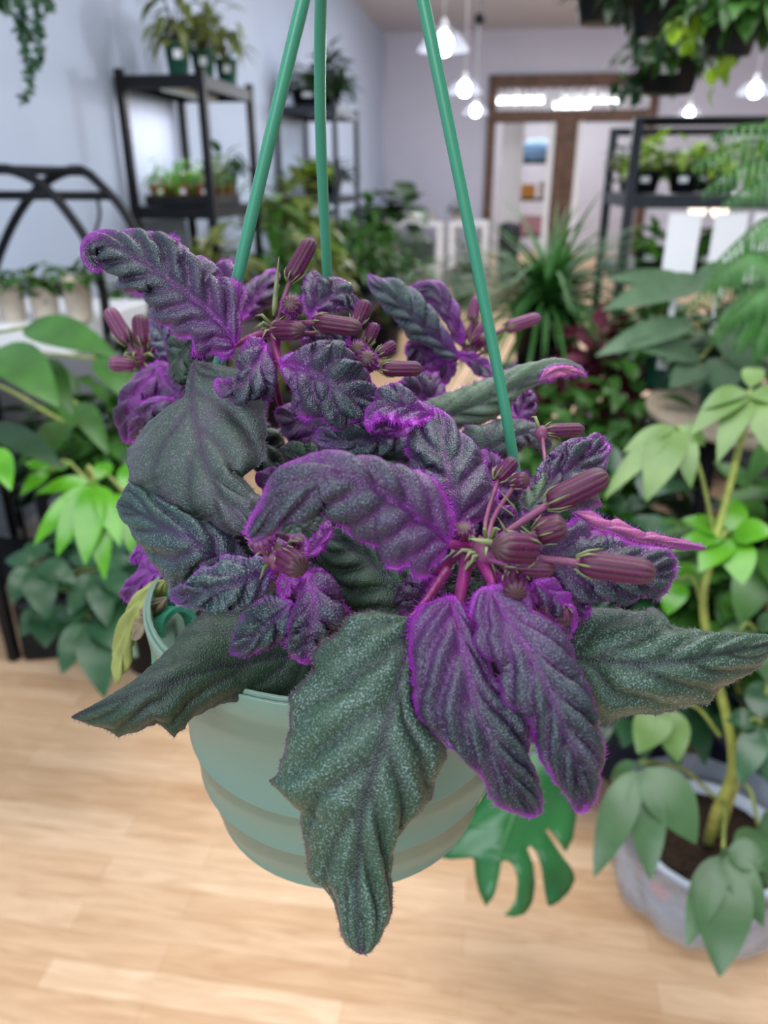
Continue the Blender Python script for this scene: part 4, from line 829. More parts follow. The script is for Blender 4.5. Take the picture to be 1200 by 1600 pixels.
# plants on a low bench and the floor between
bench('plant_bench', 'long low black bench under the yellow-green bushes', 'bench', -1.92, -.95, 5.2, 6.8, .62)
Q = (((395, 300), 5.35, 'dappled pale bush nearest the black shelving', 'paleleaf', 120, .28, .45, .16, .07), ((450, 300), 5.6, 'olive bush behind the near green wire', 'olive', 130, .30, .42, .17, .08),
     ((480, 350), 6.1, 'lime bush just past the middle wire', 'lime', 110, .26, .36, .15, .07), ((560, 370), 6.5, 'dark green bush at the end of the low bench', 'green', 170, .32, .34, .18, .05))
for p, y, lab, mt, n, Rad, H, L, wd in Q:
    q = W(p[0], p[1], y); potted(lab, 'plant', (min(q[0], -1.05), y, .622), .13, .2, 'blackpl', mt, n, Rad, H, L, wd, nst=10, lift=max(.02, q[2]-.622-.2-H*.55), group=None)
for p, y, lab, mt, n, Rad, H, L, wd in (((425, 395), 4.6, 'dense mid-green bush on the floor at the room side of the black shelving', 'green', 200, .26, .5, .16, .06), ((492, 410), 5.0, 'dense olive bush on the floor in front of the low bench', 'olive', 190, .26, .5, .16, .06), ((600, 420), 7.0, 'dark broad bush on the floor past the low bench', 'dark', 200, .36, .5, .2, .07), ((545, 335), 8.6, 'dense green plant standing between the farther shelving and the white table', 'green', 200, .34, .55, .2, .07),
                                        ((620, 385), 8.3, 'spreading green bush before the white table', 'green', 190, .42, .5, .22, .06), ((725, 430), 10.0, 'dark bushy plant between the two white tables', 'dark', 200, .36, .5, .2, .06),
                                        ((540, 425), 6.9, 'low lime plant on the floor past the bench', 'lime', 140, .25, .4, .2, .05), ((560, 300), 9.0, 'tall plant with round dark leaves before the end wall', 'dark', 26, .4, .5, .34, .28)):
    q = W(p[0], p[1], y); potted(lab, 'plant', (max(q[0], XL+.35), y, 0), .17, .28, 'blackpl', mt, n, Rad, H, L, wd, nst=12, lift=max(.02, q[2]-.28-H*.5))
# white tables at the end wall
zt = W(650, 345, 12.3)[2]; xa, xb = max(XL+.04, W(560, 345, 12.3)[0]), W(694, 345, 12.3)[0]
bench('white_table', 'white table with a lower shelf, before the end wall', 'table', xa, xb, 12.1, 12.7, zt, 'white', .07, .09, shelf=[.28])
xc, xd = W(704, 345, 12.5)[0], W(764, 345, 12.5)[0]
bench('white_table', 'second smaller white table close to the door frame', 'table', xc, xd, 12.2, 12.8, zt, 'white', .07, .08)
crate('storage_box', 'dark box under the top of the white table', 'box', ((xa+xb)/2+.1, 12.4, .282), (.5, .4, .3), 'slate')
crate('storage_box', 'reddish brown box on the lower shelf of the white table', 'box', ((xa+xb)/2-.35, 12.4, .282), (.26, .3, .22), 'terra')
potted('small plant in a pot on the smaller white table', 'plant', (W(703, 340, 12.4)[0]+.1, 12.4, zt), .08, .12, 'cream', 'dark', 40, .16, .2, .12, .06)
potted('little brown pot with dried stems on the white table', 'plant', (W(603, 340, 12.4)[0], 12.4, zt), .08, .16, 'terra', 'olive', 14, .08, .1, .08, .03)
crate('storage_box', 'navy box on top of the white table', 'box', (W(590, 340, 12.35)[0]-.02, 12.3, zt), (.26, .2, .10), 'navy')
crate('storage_box', 'flat pale carton on top of the white table, towards the doorway', 'box', (W(655, 340, 12.35)[0], 12.45, zt), (.5, .3, .08), 'cream')
# ================================================================== far side: grassy plant, black rack, hanging baskets
q = W(855, 470, 3.4)
mb = MB(); mb.lathe((q[0], 3.4, 0), [(0, 0), (.2, 0), (.2, .03), (.06, .05), (.05, q[2]-.34), (.2, q[2]-.32), (.2, q[2]-.29), (0, q[2]-.29)], 24); o = mb.build('pedestal_stand', M['slate']); tag(o, 'round grey pedestal under the grassy plant', 'plant stand')
g = empty('grassy_plant', (q[0], 3.4, q[2]-.289), 'big grassy plant with long arching strap leaves', 'plant')
potmesh((q[0], 3.4, q[2]-.289), .15, .25, 'blackpl', g)
mb = MB(); cc = np.array((q[0], 3.4, q[2]-.05))
for k in range(330):
    a = LEAFN.uniform(0, 6.283); e = LEAFN.uniform(.2, 1.35); d = np.array((math.cos(a)*math.cos(e), math.sin(a)*math.cos(e), math.sin(e)))
    mb.blade(cc+d*.02+rnd3()*.02, d, (0, 0, 1), LEAFN.uniform(.40, .68), .02, LEAFN.uniform(.4, 1.15), rows=7, shape='strap')
mb.build('foliage', M['fern'], g)
q = W(935, 530, 2.95); potted('wine-red leafy plant on the floor beside the grassy one', 'plant', (q[0], 2.97, 0), .12, .22, 'blackpl', 'wine', 90, .2, .3, .17, .08, lift=q[2]-.4, nst=10)
xr0 = W(985, 300, 4.0)[0]
Rk = rack('shelving_unit', 'black rack with a high top bar and trays of lime plants', xr0, xr0+1.5, 4.0, 4.9, [.2, .66, 1.08, 1.43], 'slate', .045, top=1.72)
for y in (4.0, 4.9):
    mb = MB(); mb.tube([(xr0-.02, y, 1.735), (xr0+1.55, y, 1.735)], .02, 8); mb.build('top_bar', M['black'], Rk)
for px in (1090, 1125):  # glowing globes and bar added for two bright spots of unknown source
    c = W(px, 327, 4.42); mb = MB(); mb.lathe(c, [(0, -.045), (.03, -.035), (.045, 0), (.03, .03), (.015, .05), (0, .051)], 16); mb.build('bulb', M['warm'], Rk)
mb = MB(); c = W(1107, 327, 4.42); mb.box((c[0], 4.42, 1.40), (.3, .03, .02))
for px in (1090, 1125): e = W(px, 327, 4.42); mb.tube([e+np.array((0, 0, .045)), (e[0], 4.42, 1.40)], .008, 6)
mb.build('globe_bar', M['black'], Rk, smooth=False)
# first tray of the rack stands out past the post
for i in range(8):
    x = xr0+.08+i*.175; lab = ['lime plant at the post end of the rack tray', 'lime plant next to the post on the rack', 'lime plant third from the rack post', 'lime plant fourth from the rack post', 'dark green plant fifth from the rack post', 'dark green plant sixth from the rack post', 'dark green plant seventh from the rack post', 'dark green plant at the far end of the rack shelf'][i]
    potted(lab, 'plant', (x, 4.13, 1.432), .075, .10, 'blackpl', 'lime' if i < 4 else 'green', 60, .13, .18, .10, .055, nst=6, tagged=True, group='black pots on the upper rack shelf')
for i in range(4):
    lab = ['dark frilly plant at the back corner of the upper rack shelf', 'dark plant in the back row behind the lime ones', 'tall fern-like plant in the back row of the upper rack shelf', 'dark plant at the far end of the rack back row'][i]
    potted(lab, 'plant', (xr0+.1+i*.36, 4.66, 1.432), .085, .1, 'blackpl', 'dark' if i != 2 else 'fern', 80, .16, .2, .11, .05, nst=6, tagged=True, group='back row on the upper rack shelf')
for i in range(5):
    x = xr0+.15+i*.26; lab = ['green plant by the post on the middle rack shelf', 'leafy plant second from the post on the middle rack shelf', 'leafy plant in the centre of the middle rack shelf', 'leafy plant fourth from the post on the middle rack shelf', 'leafy plant at the far end of the middle rack shelf'][i]
    potted(lab, 'plant', (x, 4.15, 1.082), .085, .10, 'blackpl', ('bright', 'green')[i % 2], 50, .13, .14, .1, .055, nst=6, tagged=True, group='black pots on the middle rack shelf')
for i in range(3):
    x = xr0+.25+i*.4; lab = ['dark plant by the post on the low rack shelf', 'dark plant in the middle of the low rack shelf', 'dark plant at the far end of the low rack shelf'][i]
    potted(lab, 'plant', (x, 4.2, .662), .12, .14, 'blackpl', 'dark', 60, .2, .2, .14, .08, nst=6, group='dark plants on the low rack shelf')
def hanging(label, px, py, Y, pr, ph, pm, mt, n, Rad, H, L, wd, trail=(), tm='lime', tagged=False):
    q = W(px, py, Y); base = q-np.array((0, 0, ph/2)); o = empty('hanging_planter', base, label, 'hanging plant', 'hanging planters by the rack')
    p = potmesh(base, pr, ph, pm, o); top = base+np.array((0, 0, ph*.86))
    foliage(o, top, Rad*.85, H, n, L*.72, wd*.72, mt, bend=.7, up=.15, src=top, nst=8)
    apex = base+np.array((0, 0, ph+.42)); mb = MB()
    for k in range(3):
        a = k*2.094+.5; mb.tube([base+np.array((math.cos(a)*pr*.97, math.sin(a)*pr*.97, ph*.95)), apex], .004, 6)
    mb.tube([apex, (apex[0], apex[1], ZC)], .008, 6); mb.build('hanger_wire', M['slate'], o)
    if trail:
        mb = MB()
        for t in trail:
            s = spline([top]+[W(a, b, Y) for a, b in t], 16); mb.tube(list(s), .003, 5)
            for k_ in range(4, 16, 2): mb.blade(s[k_], nrm(np.array((LEAFN.gauss(0, .4), LEAFN.gauss(0, .4), -1))), rnd3(), L*.55, wd*.6, .3)
        mb.build('trailing_stem', M[tm], o)
    if tagged:
        v = nrm((CAM-base)*np.array((1, 1, 0))); mb = MB(); mb.box(base+v*pr*.96+np.array((0, 0, ph*.6)), (pr*.5, .004, ph*.28), rz=math.atan2(v[1], v[0])+math.pi/2); mb.build('label', M['label'], p, smooth=False)
hanging('dark trailing planter at the top edge, hanging nearest the door frame', 945, 5, 3.4, .12, .13, 'blackpl', 'dark', 110, .2, .16, .12, .07)
hanging('black planter with a white label and bushy leaves, hanging before the transom', 1045, 118, 3.6, .13, .13, 'blackpl', 'green', 150, .25, .18, .12, .07, trail=([(960, 130), (955, 165)], [(985, 120), (975, 160)], [(1000, 110), (1000, 150)]), tm='dark', tagged=True)
hanging('lime trailing planter in a dark pot, hanging lowest by the lamps', 1140, 52, 2.6, .085, .11, 'blackpl', 'green', 130, .2, .14, .1, .07, trail=([(1125, 70), (1118, 110), (1112, 145)], [(1140, 90), (1138, 110)], [(1060, 30), (1052, 55)], [(1090, 40), (1085, 80)]))
hanging('dark vine planter hanging between the other planters', 1030, 20, 3.1, .11, .12, 'blackpl', 'dark', 120, .22, .16, .12, .07, trail=([(1005, 40), (990, 70)], [(1040, 50), (1030, 70)]), tm='dark')
hanging('grey-green planter at the top corner', 1225, 10, 2.95, .11, .12, 'gpot', 'grey', 110, .19, .16, .11, .07)
# ================================================================== round table with pots, fern, grey-leaved plant
zt2 = .80; tc_ = on(2, 1160, 640, zt2)
tx, ty, tr_ = tc_[0]+.10, tc_[1]+.02, .40
o = empty('round_table', (tx, ty, 0), 'round pale birch table among the plants', 'table')
mb = MB(); mb.lathe((tx, ty, 0), [(0, zt2-.03), (tr_-.006, zt2-.03), (tr_, zt2-.024), (tr_, zt2-.006), (tr_-.006, zt2), (0, zt2)], 48); mb.build('tabletop', M['palewood'], o)
for k in range(4):
    a = k*1.571+.6; mb = MB(); mb.tube([(tx+math.cos(a)*tr_*.6, ty+math.sin(a)*tr_*.6, zt2-.03), (tx+math.cos(a)*tr_*.75, ty+math.sin(a)*tr_*.75, 0)], .022, 8); mb.build('leg', M['black'], o)
for px, py, lab, r, h, mt in ((1045, 606, 'green pot with a white label at the rim of the round table', .07, .16, 'green'), (1092, 655, 'green pot at the front of the round table, below the grey leaves', .09, .17, 'grey'), (1165, 600, 'green pot behind the others on the round table', .075, .17, 'green')):
    q = {1045: (W(1064, 388, 2.86)[0], 2.885), 1092: (.72, 2.53), 1165: (W(1196, 388, 2.86)[0]+.02, 2.885)}[px]; potted(lab, 'plant', (q[0], q[1], zt2), r, h, 'gpot', mt, 60, .17, .20, .13, .06, tagged=True, nst=8, group='green pots on the round table')
def strips(o, leaves, mt, name='foliage', Y=None, dd=None):
    mb = MB()
    for a, b, w, d0, d1, bend in leaves:
        A, B = P(*a, d0), P(*b, d1); ax = B-A; L = np.linalg.norm(ax); wd = w/F*(d0+d1)/2
        upv = nrm(-ray((a[0]+b[0])/2, (a[1]+b[1])/2)+np.array((0, 0, .7)))
        mb.blade(A, ax+upv*bend*L, upv, L*1.06, wd, bend, rows=9, fold=.3)
    return mb.build(name, M[mt], o)
q = np.array((W(1135, 388, 2.86)[0]+.01, 2.76, zt2))
g = empty('grey_leaved_plant', (q[0], q[1]+.1, zt2), 'plant with large pale grey-green pointed leaves over the round table', 'plant')
potmesh((q[0], q[1]+.1, zt2+.0), .065, .15, 'gpot', g)
strips(g, [((1110, 440), (950, 478), 52, 2.25, 2.1, .15), ((1085, 505), (938, 550), 46, 2.2, 2.1, .2), ((1095, 560), (985, 535), 44, 2.2, 2.1, .15), ((1150, 420), (1075, 455), 50, 2.3, 2.2, .2), ((1120, 520), (1185, 590), 40, 2.2, 2.1, .3),
           ((1100, 570), (1050, 600), 50, 2.2, 2.1, .2), ((1130, 560), (1130, 620), 60, 2.2, 2.1, .3), ((1090, 450), (960, 430), 36, 2.3, 2.2, .2), ((1120, 480), (1170, 520), 34, 2.3, 2.2, .2)], 'grey')
mb = MB(); top = np.array((q[0], q[1]+.1, zt2+.12))
for p in ((1110, 440), (1085, 505), (1095, 560), (1150, 420), (1120, 520), (1130, 560), (1120, 480)): mb.tube(list(spline([top, (top+P(*p, 2.22))/2+np.array((.02, 0, .05)), P(*p, 2.22)], 8)), .005, 6)
mb.build('stem', M['gstem'], g)
# white plant tags standing in the pots
for px, lab in ((1064, 'white paddle plant tag, the one nearest the black rack post'), (1135, 'white paddle plant tag, middle of the three'), (1196, 'white paddle plant tag cut by the edge of the picture')):
    Y = 2.86; c = W(px, 388, Y); w, h = .108, .22; z0 = .92
    o = empty('plant_tag', (c[0], Y, z0+.02), lab, 'plant tag', 'white plant tags by the round table')
    q = c; mb = MB(); mb.box(q, (w, .005, h), bev=.0015, rz=.1); mb.build('face', M['label'], o, smooth=False)
    mb = MB(); mb.box((q[0], Y, (q[2]-h/2+z0)/2), (.02, .006, q[2]-h/2-z0), rz=.1); mb.build('stake', M['label'], o, smooth=False)
# feathery fern fronds
def frond(mb, pts, L, n=34):
    q = spline(pts, n); mb.tube(list(q), .003, 5)
    for i in range(4, n):
        t = nrm(q[min(i+1, n-1)]-q[i-1]); side = nrm(np.cross(t, (0, 0, 1.))); k = math.sin(math.pi*min(1, .15+.85*i/n))**.6
        for sgn in (-1, 1):
            d = nrm(side*sgn*.8+t*.8+np.array((0, 0, -.5)))
            mb.blade(q[i], d, (0, 0, 1), L*k*LEAFN.uniform(.85, 1.1), L*k*.13, .5, rows=4, shape='strap')
q = P(1275, 640, 1.95)
bench('plant_stand', 'small black stand under the feathery fern', 'plant stand', q[0]-.13, q[0]+.13, q[1]-.13, q[1]+.13, q[2]-.17, 'black', .03, .025)
g = empty('feathery_fern', (q[0], q[1], q[2]-.17), 'feathery soft green fern spreading in before the white plant tags', 'fern')
potmesh((q[0], q[1], q[2]-.17), .10, .17, 'blackpl', g)
for j, a in enumerate(([(1262, 620), (1255, 300), (1200, 225), (1140, 228), (1084, 262)], [(1262, 620), (1258, 330), (1215, 250), (1150, 262), (1100, 300)], [(1262, 620), (1260, 300), (1230, 210), (1170, 195), (1110, 215)], [(1262, 620), (1258, 420), (1210, 390), (1140, 420), (1075, 478)],
          [(1262, 620), (1250, 440), (1200, 430), (1150, 470), (1110, 530)], [(1262, 620), (1250, 460), (1215, 440), (1180, 480), (1150, 545)], [(1262, 620), (1250, 380), (1205, 340), (1160, 370), (1110, 420)], [(1262, 620), (1262, 470), (1230, 460), (1200, 500), (1185, 560)], [(1262, 620), (1262, 300), (1250, 200), (1215, 180), (1190, 200)], [(1262, 620), (1255, 470), (1215, 410), (1165, 395), (1100, 445)], [(1262, 620), (1255, 480), (1225, 440), (1190, 450), (1130, 500)], [(1262, 620), (1258, 360), (1230, 290), (1190, 280), (1130, 320)])):
    mb = MB(); dq = 1.95
    frond(mb, [P(x, y, dq-(.0 if i == 0 else .04*i)) for i, (x, y) in enumerate(a)], .115); mb.build('frond', M['fern'], g)
# ================================================================== umbrella tree by the plastic-wrapped pot
M['redprint'] = mat('red_print', (.62, .14, .15), .4, .4); M['bluewhite'] = mat('blue_white_plastic', (.52, .58, .68), .4, .4)
pb = np.array((.53, 1.38, 0))
g = empty('umbrella_tree', pb, 'tall umbrella tree with a yellow-green stem in a film-wrapped pot on the floor', 'plant')
pot_ = potmesh(pb, .170, .16, 'bluewhite', g)
for dx, m in ((-.62, 'pink'), (-.12, 'pink')):
    a = -1.75+dx; mb = MB(); rr = .160; vs = [pb+np.array((math.cos(a+s*.13)*(rr+.012), math.sin(a+s*.13)*(rr+.012), zz)) for zz in (.085, .115) for s in (-1, -.5, 0, .5, 1)]
    mb.add(vs, [(i, i+1, i+6, i+5) for i in range(4)]); mb.build('red_print', M['redprint'], pot_)
mb = MB(); n = 40; prof = [(.09, .002), (.16, .004), (.20, .03), (.202, .08), (.205, .13), (.212, .165), (.222, .19)]; vs = []
for r, z_ in prof:
    for j in range(n):
        a = 6.2832*j/n; rr = r*(1+.04*math.sin(a*9+z_*30)+.02*math.sin(a*17+z_*50)); vs.append(pb+np.array((math.cos(a)*rr, math.sin(a)*rr, z_)))
mb.add(vs, [(i*n+j, i*n+(j+1) % n, (i+1)*n+(j+1) % n, (i+1)*n+j) for i in range(len(prof)-1) for j in range(n)]); mb.build('film_wrap', M['film'], pot_)
D = 1.28
S0 = pb+np.array((.0, .0, .13))
main = [S0, P(1118, 1270, 1.50), P(1145, 1180, 1.40), P(1100, 965, 1.33), P(1112, 870, 1.32), P(1140, 760, 1.32), P(1165, 655, 1.34), P(1171, 616, 1.36)]
mb = MB(); q = spline(main, 40); mb.tube(list(q), [.011-.006*i/40 for i in range(40)], 10)
mb.tube(list(spline([S0+np.array((.03, .02, 0)), P(1150, 1220, 1.45), P(1200, 1080, 1.40), P(1215, 950, 1.38)], 20)), [.008]*12+[.006]*8, 10)
mb.build('trunk', M['ygstem'], g)
def umbrella(c, d, start, tips, mt='scheff', w=56, hang=.35):
    """petiole to a hub at px c, leaflets hanging from it to their px tips"""
    hub = P(*c, d); mb = MB(); mb.tube(list(spline([start, (start+hub)/2+np.array((0, 0, .03)), hub], 12)), .0035, 7); mb.build('petiole', M['gstem'], g_cur)
    for t in tips:
        tw = t[2] if len(t) > 2 else w; td = t[3] if len(t) > 3 else d-.06
        B = P(t[0], t[1], td); ax = B-hub; L = np.linalg.norm(ax); upv = nrm(nrm(CAM-hub)*.8+np.array((0, 0, 1.0)))
        mb = MB(); s0 = hub+ax*.10; mb.tube([hub, s0], .0015, 5); mb.blade(s0, ax+upv*hang*L*.5, upv, L*1.02, tw*.86/F*d, hang, rows=10, fold=.2); mb.build('leaflet', M[mt], g_cur)
g_cur = g
umbrella((1000, 1190), 1.36, P(1120, 1250, 1.48), [(935, 1345, 62, 1.26), (1018, 1352, 66, 1.25), (1085, 1300, 92, 1.27), (948, 1215, 30, 1.4), (1060, 1215, 30, 1.42)])
umbrella((1130, 1325), 1.34, P(1125, 1250, 1.48), [(1080, 1455, 56, 1.25), (1128, 1500, 96, 1.22), (1190, 1430, 60, 1.25), (1200, 1350, 60, 1.3)])
umbrella((1060, 665), 1.34, P(1118, 850, 1.32), [(958, 748, 42, 1.26), (1018, 752, 66, 1.24), (1080, 740, 44, 1.26), (1100, 690, 40, 1.32), (985, 690, 34, 1.3)], 'paleleaf')
umbrella((1172, 610), 1.36, P(1150, 720, 1.32), [(1095, 650, 50, 1.28), (1130, 690, 48, 1.26), (1200, 680, 54, 1.26), (1215, 620, 50, 1.3), (1110, 620, 40, 1.3), (1180, 565, 40, 1.42)], 'paleleaf')
umbrella((1140, 835), 1.33, P(1115, 880, 1.32), [(1060, 850, 40, 1.28), (1100, 880, 54, 1.26), (1160, 900, 64, 1.25), (1200, 830, 60, 1.28), (1150, 780, 50, 1.36), (1075, 810, 44, 1.32)], 'bright', hang=.2)
umbrella((1060, 905), 1.34, P(1098, 950, 1.33), [(1045, 950, 50, 1.3), (1095, 880, 40, 1.36), (1030, 870, 40, 1.36)], 'bright')
umbrella((1180, 985), 1.34, P(1140, 1010, 1.34), [(1120, 1000, 40, 1.3), (1150, 1045, 44, 1.28), (1205, 1060, 46, 1.28), (1215, 960, 40, 1.3)], 'scheff')
umbrella((1040, 1100), 1.38, P(1125, 1150, 1.38), [(1000, 1165, 66, 1.34), (1060, 1180, 60, 1.33), (1075, 1090, 40, 1.4), (960, 1090, 50, 1.4)], 'paleleaf')
umbrella((1190, 1130), 1.36, P(1150, 1160, 1.38), [(1160, 1210, 50, 1.3), (1210, 1220, 60, 1.3), (1140, 1120, 44, 1.36), (1190, 1060, 60, 1.42)], 'glossy')
umbrella((1185, 1290), 1.38, P(1150, 1220, 1.45), [(1165, 1350, 60, 1.3), (1210, 1380, 60, 1.3), (1215, 1290, 50, 1.36)], 'scheff')
# bushes and dark pots behind the umbrella tree
for X, Y, lab, mt, pm, r, h, n, Rad, H, L, wd, lift in (
        (.42, 1.76, 'green bush in a navy pot behind the umbrella tree', 'glossy', 'navy', .13, .24, 130, .27, .36, .16, .085, .05),
        (.70, 1.71, 'tall leafy bush in a navy pot, behind the trunk of the umbrella tree', 'green', 'navy', .13, .24, 230, .27, .62, .15, .085, .22),
        (.36, 2.07, 'broad mid-green bush beside the bud cluster, below the round table', 'glossy', 'blackpl', .13, .24, 170, .29, .46, .17, .09, .12),
        (.31, 2.38, 'bright leafy bush beyond the broad mid-green one', 'bright', 'blackpl', .13, .24, 150, .24, .42, .13, .07, .12),
        (.44, 2.68, 'fresh green bush at the table edge nearest the green wire', 'green', 'blackpl', .13, .24, 170, .26, .42, .13, .07, .30),
        (.82, 2.62, 'dark glossy bush under the round table', 'dark', 'blackpl', .13, .24, 130, .34, .3, .16, .09, .02),
        (.17, 2.66, 'small-leaved bright bush beyond the green wire', 'green', 'blackpl', .13, .24, 230, .30, .42, .10, .06, .30),
        (.55, 3.26, 'dark bush under the rack corner', 'dark', 'blackpl', .13, .24, 150, .34, .5, .16, .08, .30)):
    potted(lab, 'plant', (X, Y, 0), r, h, pm, mt, n, Rad, H, L, wd, nst=12, lift=lift)
# ================================================================== swiss cheese plant behind the hanging pot
mpb = W(770, 1080, 1.95); mpb = np.array((.05, 1.80, 0))
g = empty('swiss_cheese_plant', mpb, 'swiss cheese plant with one split glossy leaf, on the floor behind the hanging pot', 'plant')
potmesh(mpb, .13, .2, 'blackpl', g)
from mathutils.geometry import tessellate_polygon
import bmesh
def cut_leaf(poly, mid, dtop, dbot, y0, y1, mt, start):
    """glossy split blade: outline with deep gaps, bent down along its length and folded at the midrib"""
    me = bpy.data.meshes.new('leaf'); bm = bmesh.new()
    vs = [bm.verts.new((x_, y_, 0)) for x_, y_ in lin(poly+[poly[0]], 150)[:-1]]
    tris = tessellate_polygon([[v.co for v in vs]])
    for t in tris:
        try: bm.faces.new([vs[i] for i in t])
        except ValueError: pass
    for _ in range(3):
        es = [e for e in bm.edges if e.calc_length() > 22]
        if es: bmesh.ops.subdivide_edges(bm, edges=es, cuts=1); bmesh.ops.triangulate(bm, faces=[f for f in bm.faces if len(f.verts) > 3])
    off = wloc(g); my = np.array([m_[1] for m_ in mid]); mx = np.array([m_[0] for m_ in mid])
    for v in bm.verts:
        x_, y_ = v.co.x, v.co.y; k = (y_-y0)/(y1-y0); xm = np.interp(y_, my, mx)
        d = dtop+(dbot-dtop)*k+.00035*abs(x_-xm)+.05*max(0, k-.4)**2+.006*math.sin(y_*.05+x_*.03)
        v.co = Vector(P(x_, y_, d)-off)
    bmesh.ops.recalc_face_normals(bm, faces=bm.faces); bm.to_mesh(me); bm.free()
    for p_ in me.polygons: p_.use_smooth = True
    me.materials.append(M[mt]); lf = link('leaf', me, g); md = lf.modifiers.new('thick', 'SOLIDIFY'); md.thickness = .0012
    mb = MB(); mb.tube(list(spline([P(m_[0], m_[1], dtop+(dbot-dtop)*(m_[1]-y0)/(y1-y0)-.004) for m_ in mid], 14)), [.0035-.0002*i for i in range(14)], 6); mb.build('midrib', M['monrib'], lf)
    b_ = P(mid[0][0], mid[0][1], dtop); mb = MB(); mb.tube(list(spline([start, (start+b_)/2+np.array((0, 0, .06)), b_], 12)), .006, 8); mb.build('petiole', M['gstem'], g)
M['monrib'] = mat('pale_rib', (.10, .26, .09), .4, .4)
e8 = lambda a: [(600+x_/2, 900+y_/2) for x_, y_ in a]
cut_leaf(e8([(440, 540), (380, 560), (330, 640), (300, 700), (250, 770), (172, 880), (210, 886), (282, 880), (284, 930), (296, 985), (318, 1032), (345, 1000), (362, 930), (366, 895), (385, 888), (405, 905), (418, 950), (412, 1010), (395, 1042), (374, 1058), (400, 1066), (440, 1056), (464, 1020), (472, 960), (466, 900), (446, 850), (455, 842), (475, 860), (492, 910), (500, 975), (512, 1036), (545, 1020), (580, 985), (598, 945), (585, 910), (560, 880), (530, 835), (500, 790), (515, 790), (545, 830), (566, 866), (590, 820), (600, 760), (602, 690), (580, 610), (540, 540), (500, 505)]),
         e8([(450, 545), (440, 640), (400, 760), (360, 870)]), 1.45, 1.33, 1170, 1430, 'monstera', mpb+np.array((0, 0, .17)))
# ================================================================== near side plants by the wall
def spot(px, py, d): return P(px, py, d)
# tall black stand carrying the broad-leaved plant
sx0, sy0 = -1.73, 2.14; sz0 = .74
bench('plant_stand', 'black metal stand under the broad-leaved plant, by the side wall', 'plant stand', sx0-.18, sx0+.18, sy0-.17, sy0+.17, sz0, 'black', .03, .03, shelf=[.30])
g_cur = empty('broad_leaved_plant', (sx0, sy0, sz0), 'plant with broad ribbed oval leaves in a black pot on the black stand', 'plant')
pb2 = np.array((sx0, sy0, sz0)); potmesh(pb2, .12, .2, 'blackpl', g_cur)
for a, b, w, d0, d1, bend, mt in (((-5, 545), (82, 618), 78, 1.55, 1.40, .25, 'green'), ((38, 512), (172, 545), 62, 1.62, 1.50, .22, 'green'), ((-20, 665), (95, 725), 46, 1.5, 1.4, .2, 'dark'), ((60, 560), (110, 640), 50, 1.65, 1.55, .25, 'green'), ((-10, 700), (15, 760), 40, 1.4, 1.32, .2, 'bright'),
                                  ((120, 630), (165, 700), 40, 1.75, 1.65, .3, 'green'), ((150, 560), (230, 640), 50, 1.9, 1.8, .3, 'green'), ((100, 660), (60, 720), 44, 1.7, 1.6, .3, 'green'), ((-30, 540), (-20, 620), 60, 1.6, 1.5, .3, 'green')):
    strips(g_cur, [(a, b, w, d0, d1, bend)], mt, 'leaf')
    mb = MB(); A_ = P(*a, d0); s_ = pb2+np.array((0, 0, .17)); mb.tube(list(spline([s_, (s_+A_)/2+np.array((0, 0, .05)), A_], 8)), .0045, 6); mb.build('petiole', M['gstem'], g_cur)
# bright umbrella plant and dark umbrella plant
ub = on(2, 108, 1000, 0)
g_cur = empty('umbrella_plant', ub, 'dark glossy umbrella plant in a square black pot on the floor by the wall', 'plant')
mb = MB(); mb.box(ub+np.array((0, 0, .11)), (.24, .24, .22), bev=.01, rz=.3); mb.build('pot', M['blackpl'], g_cur, smooth=False)
top = ub+np.array((0, 0, .2))
for c, d, tips in (((140, 965), 1.85, [(98, 1038, 54, 1.75), (160, 1068, 66, 1.73), (205, 1010, 60, 1.78), (90, 955, 40, 1.86), (200, 950, 44, 1.85), (150, 900, 40, 1.95)]), ((55, 880), 1.85, [(10, 870, 40, 1.85), (20, 930, 50, 1.78), (70, 950, 60, 1.76), (110, 900, 50, 1.82), (60, 840, 44, 1.92)]),
                   ((150, 890), 1.9, [(110, 950, 46, 1.82), (165, 960, 50, 1.8), (215, 930, 46, 1.82), (205, 870, 40, 1.9), (110, 860, 40, 1.95)]), ((75, 945), 1.92, [(70, 1000, 60, 1.85), (115, 990, 46, 1.86), (35, 985, 46, 1.86)])):
    umbrella(c, d, top, tips, 'glossy')
ub = np.array((-1.08, 2.51, 0))
g_cur = empty('umbrella_plant', ub, 'bright lime-green umbrella plant with shiny leaflets, above the dark one', 'plant')
potmesh(ub, .11, .18, 'blackpl', g_cur)
mb = MB(); S_ = ub+np.array((0, 0, .16)); E_ = P(135, 750, 1.52); mb.tube(list(spline([S_, (S_+E_)/2+np.array((-.03, 0, 0)), E_], 12)), .008, 8); mb.build('trunk', M['ygstem'], g_cur)
for c, d, tips in (((150, 752), 1.48, [(58, 832, 40, 1.38), (92, 845, 46, 1.36), (132, 855, 54, 1.35), (160, 878, 46, 1.36), (182, 830, 40, 1.38), (170, 720, 34, 1.52), (62, 762, 34, 1.45)]), ((80, 735), 1.55, [(40, 720, 26, 1.55), (35, 765, 26, 1.5), (65, 705, 26, 1.58), (110, 720, 26, 1.56)]), ((195, 770), 1.5, [(205, 850, 40, 1.42), (225, 830, 40, 1.44), (170, 800, 36, 1.42), (200, 720, 34, 1.55)])):
    umbrella(c, d, E_, tips, 'bright', hang=.3)
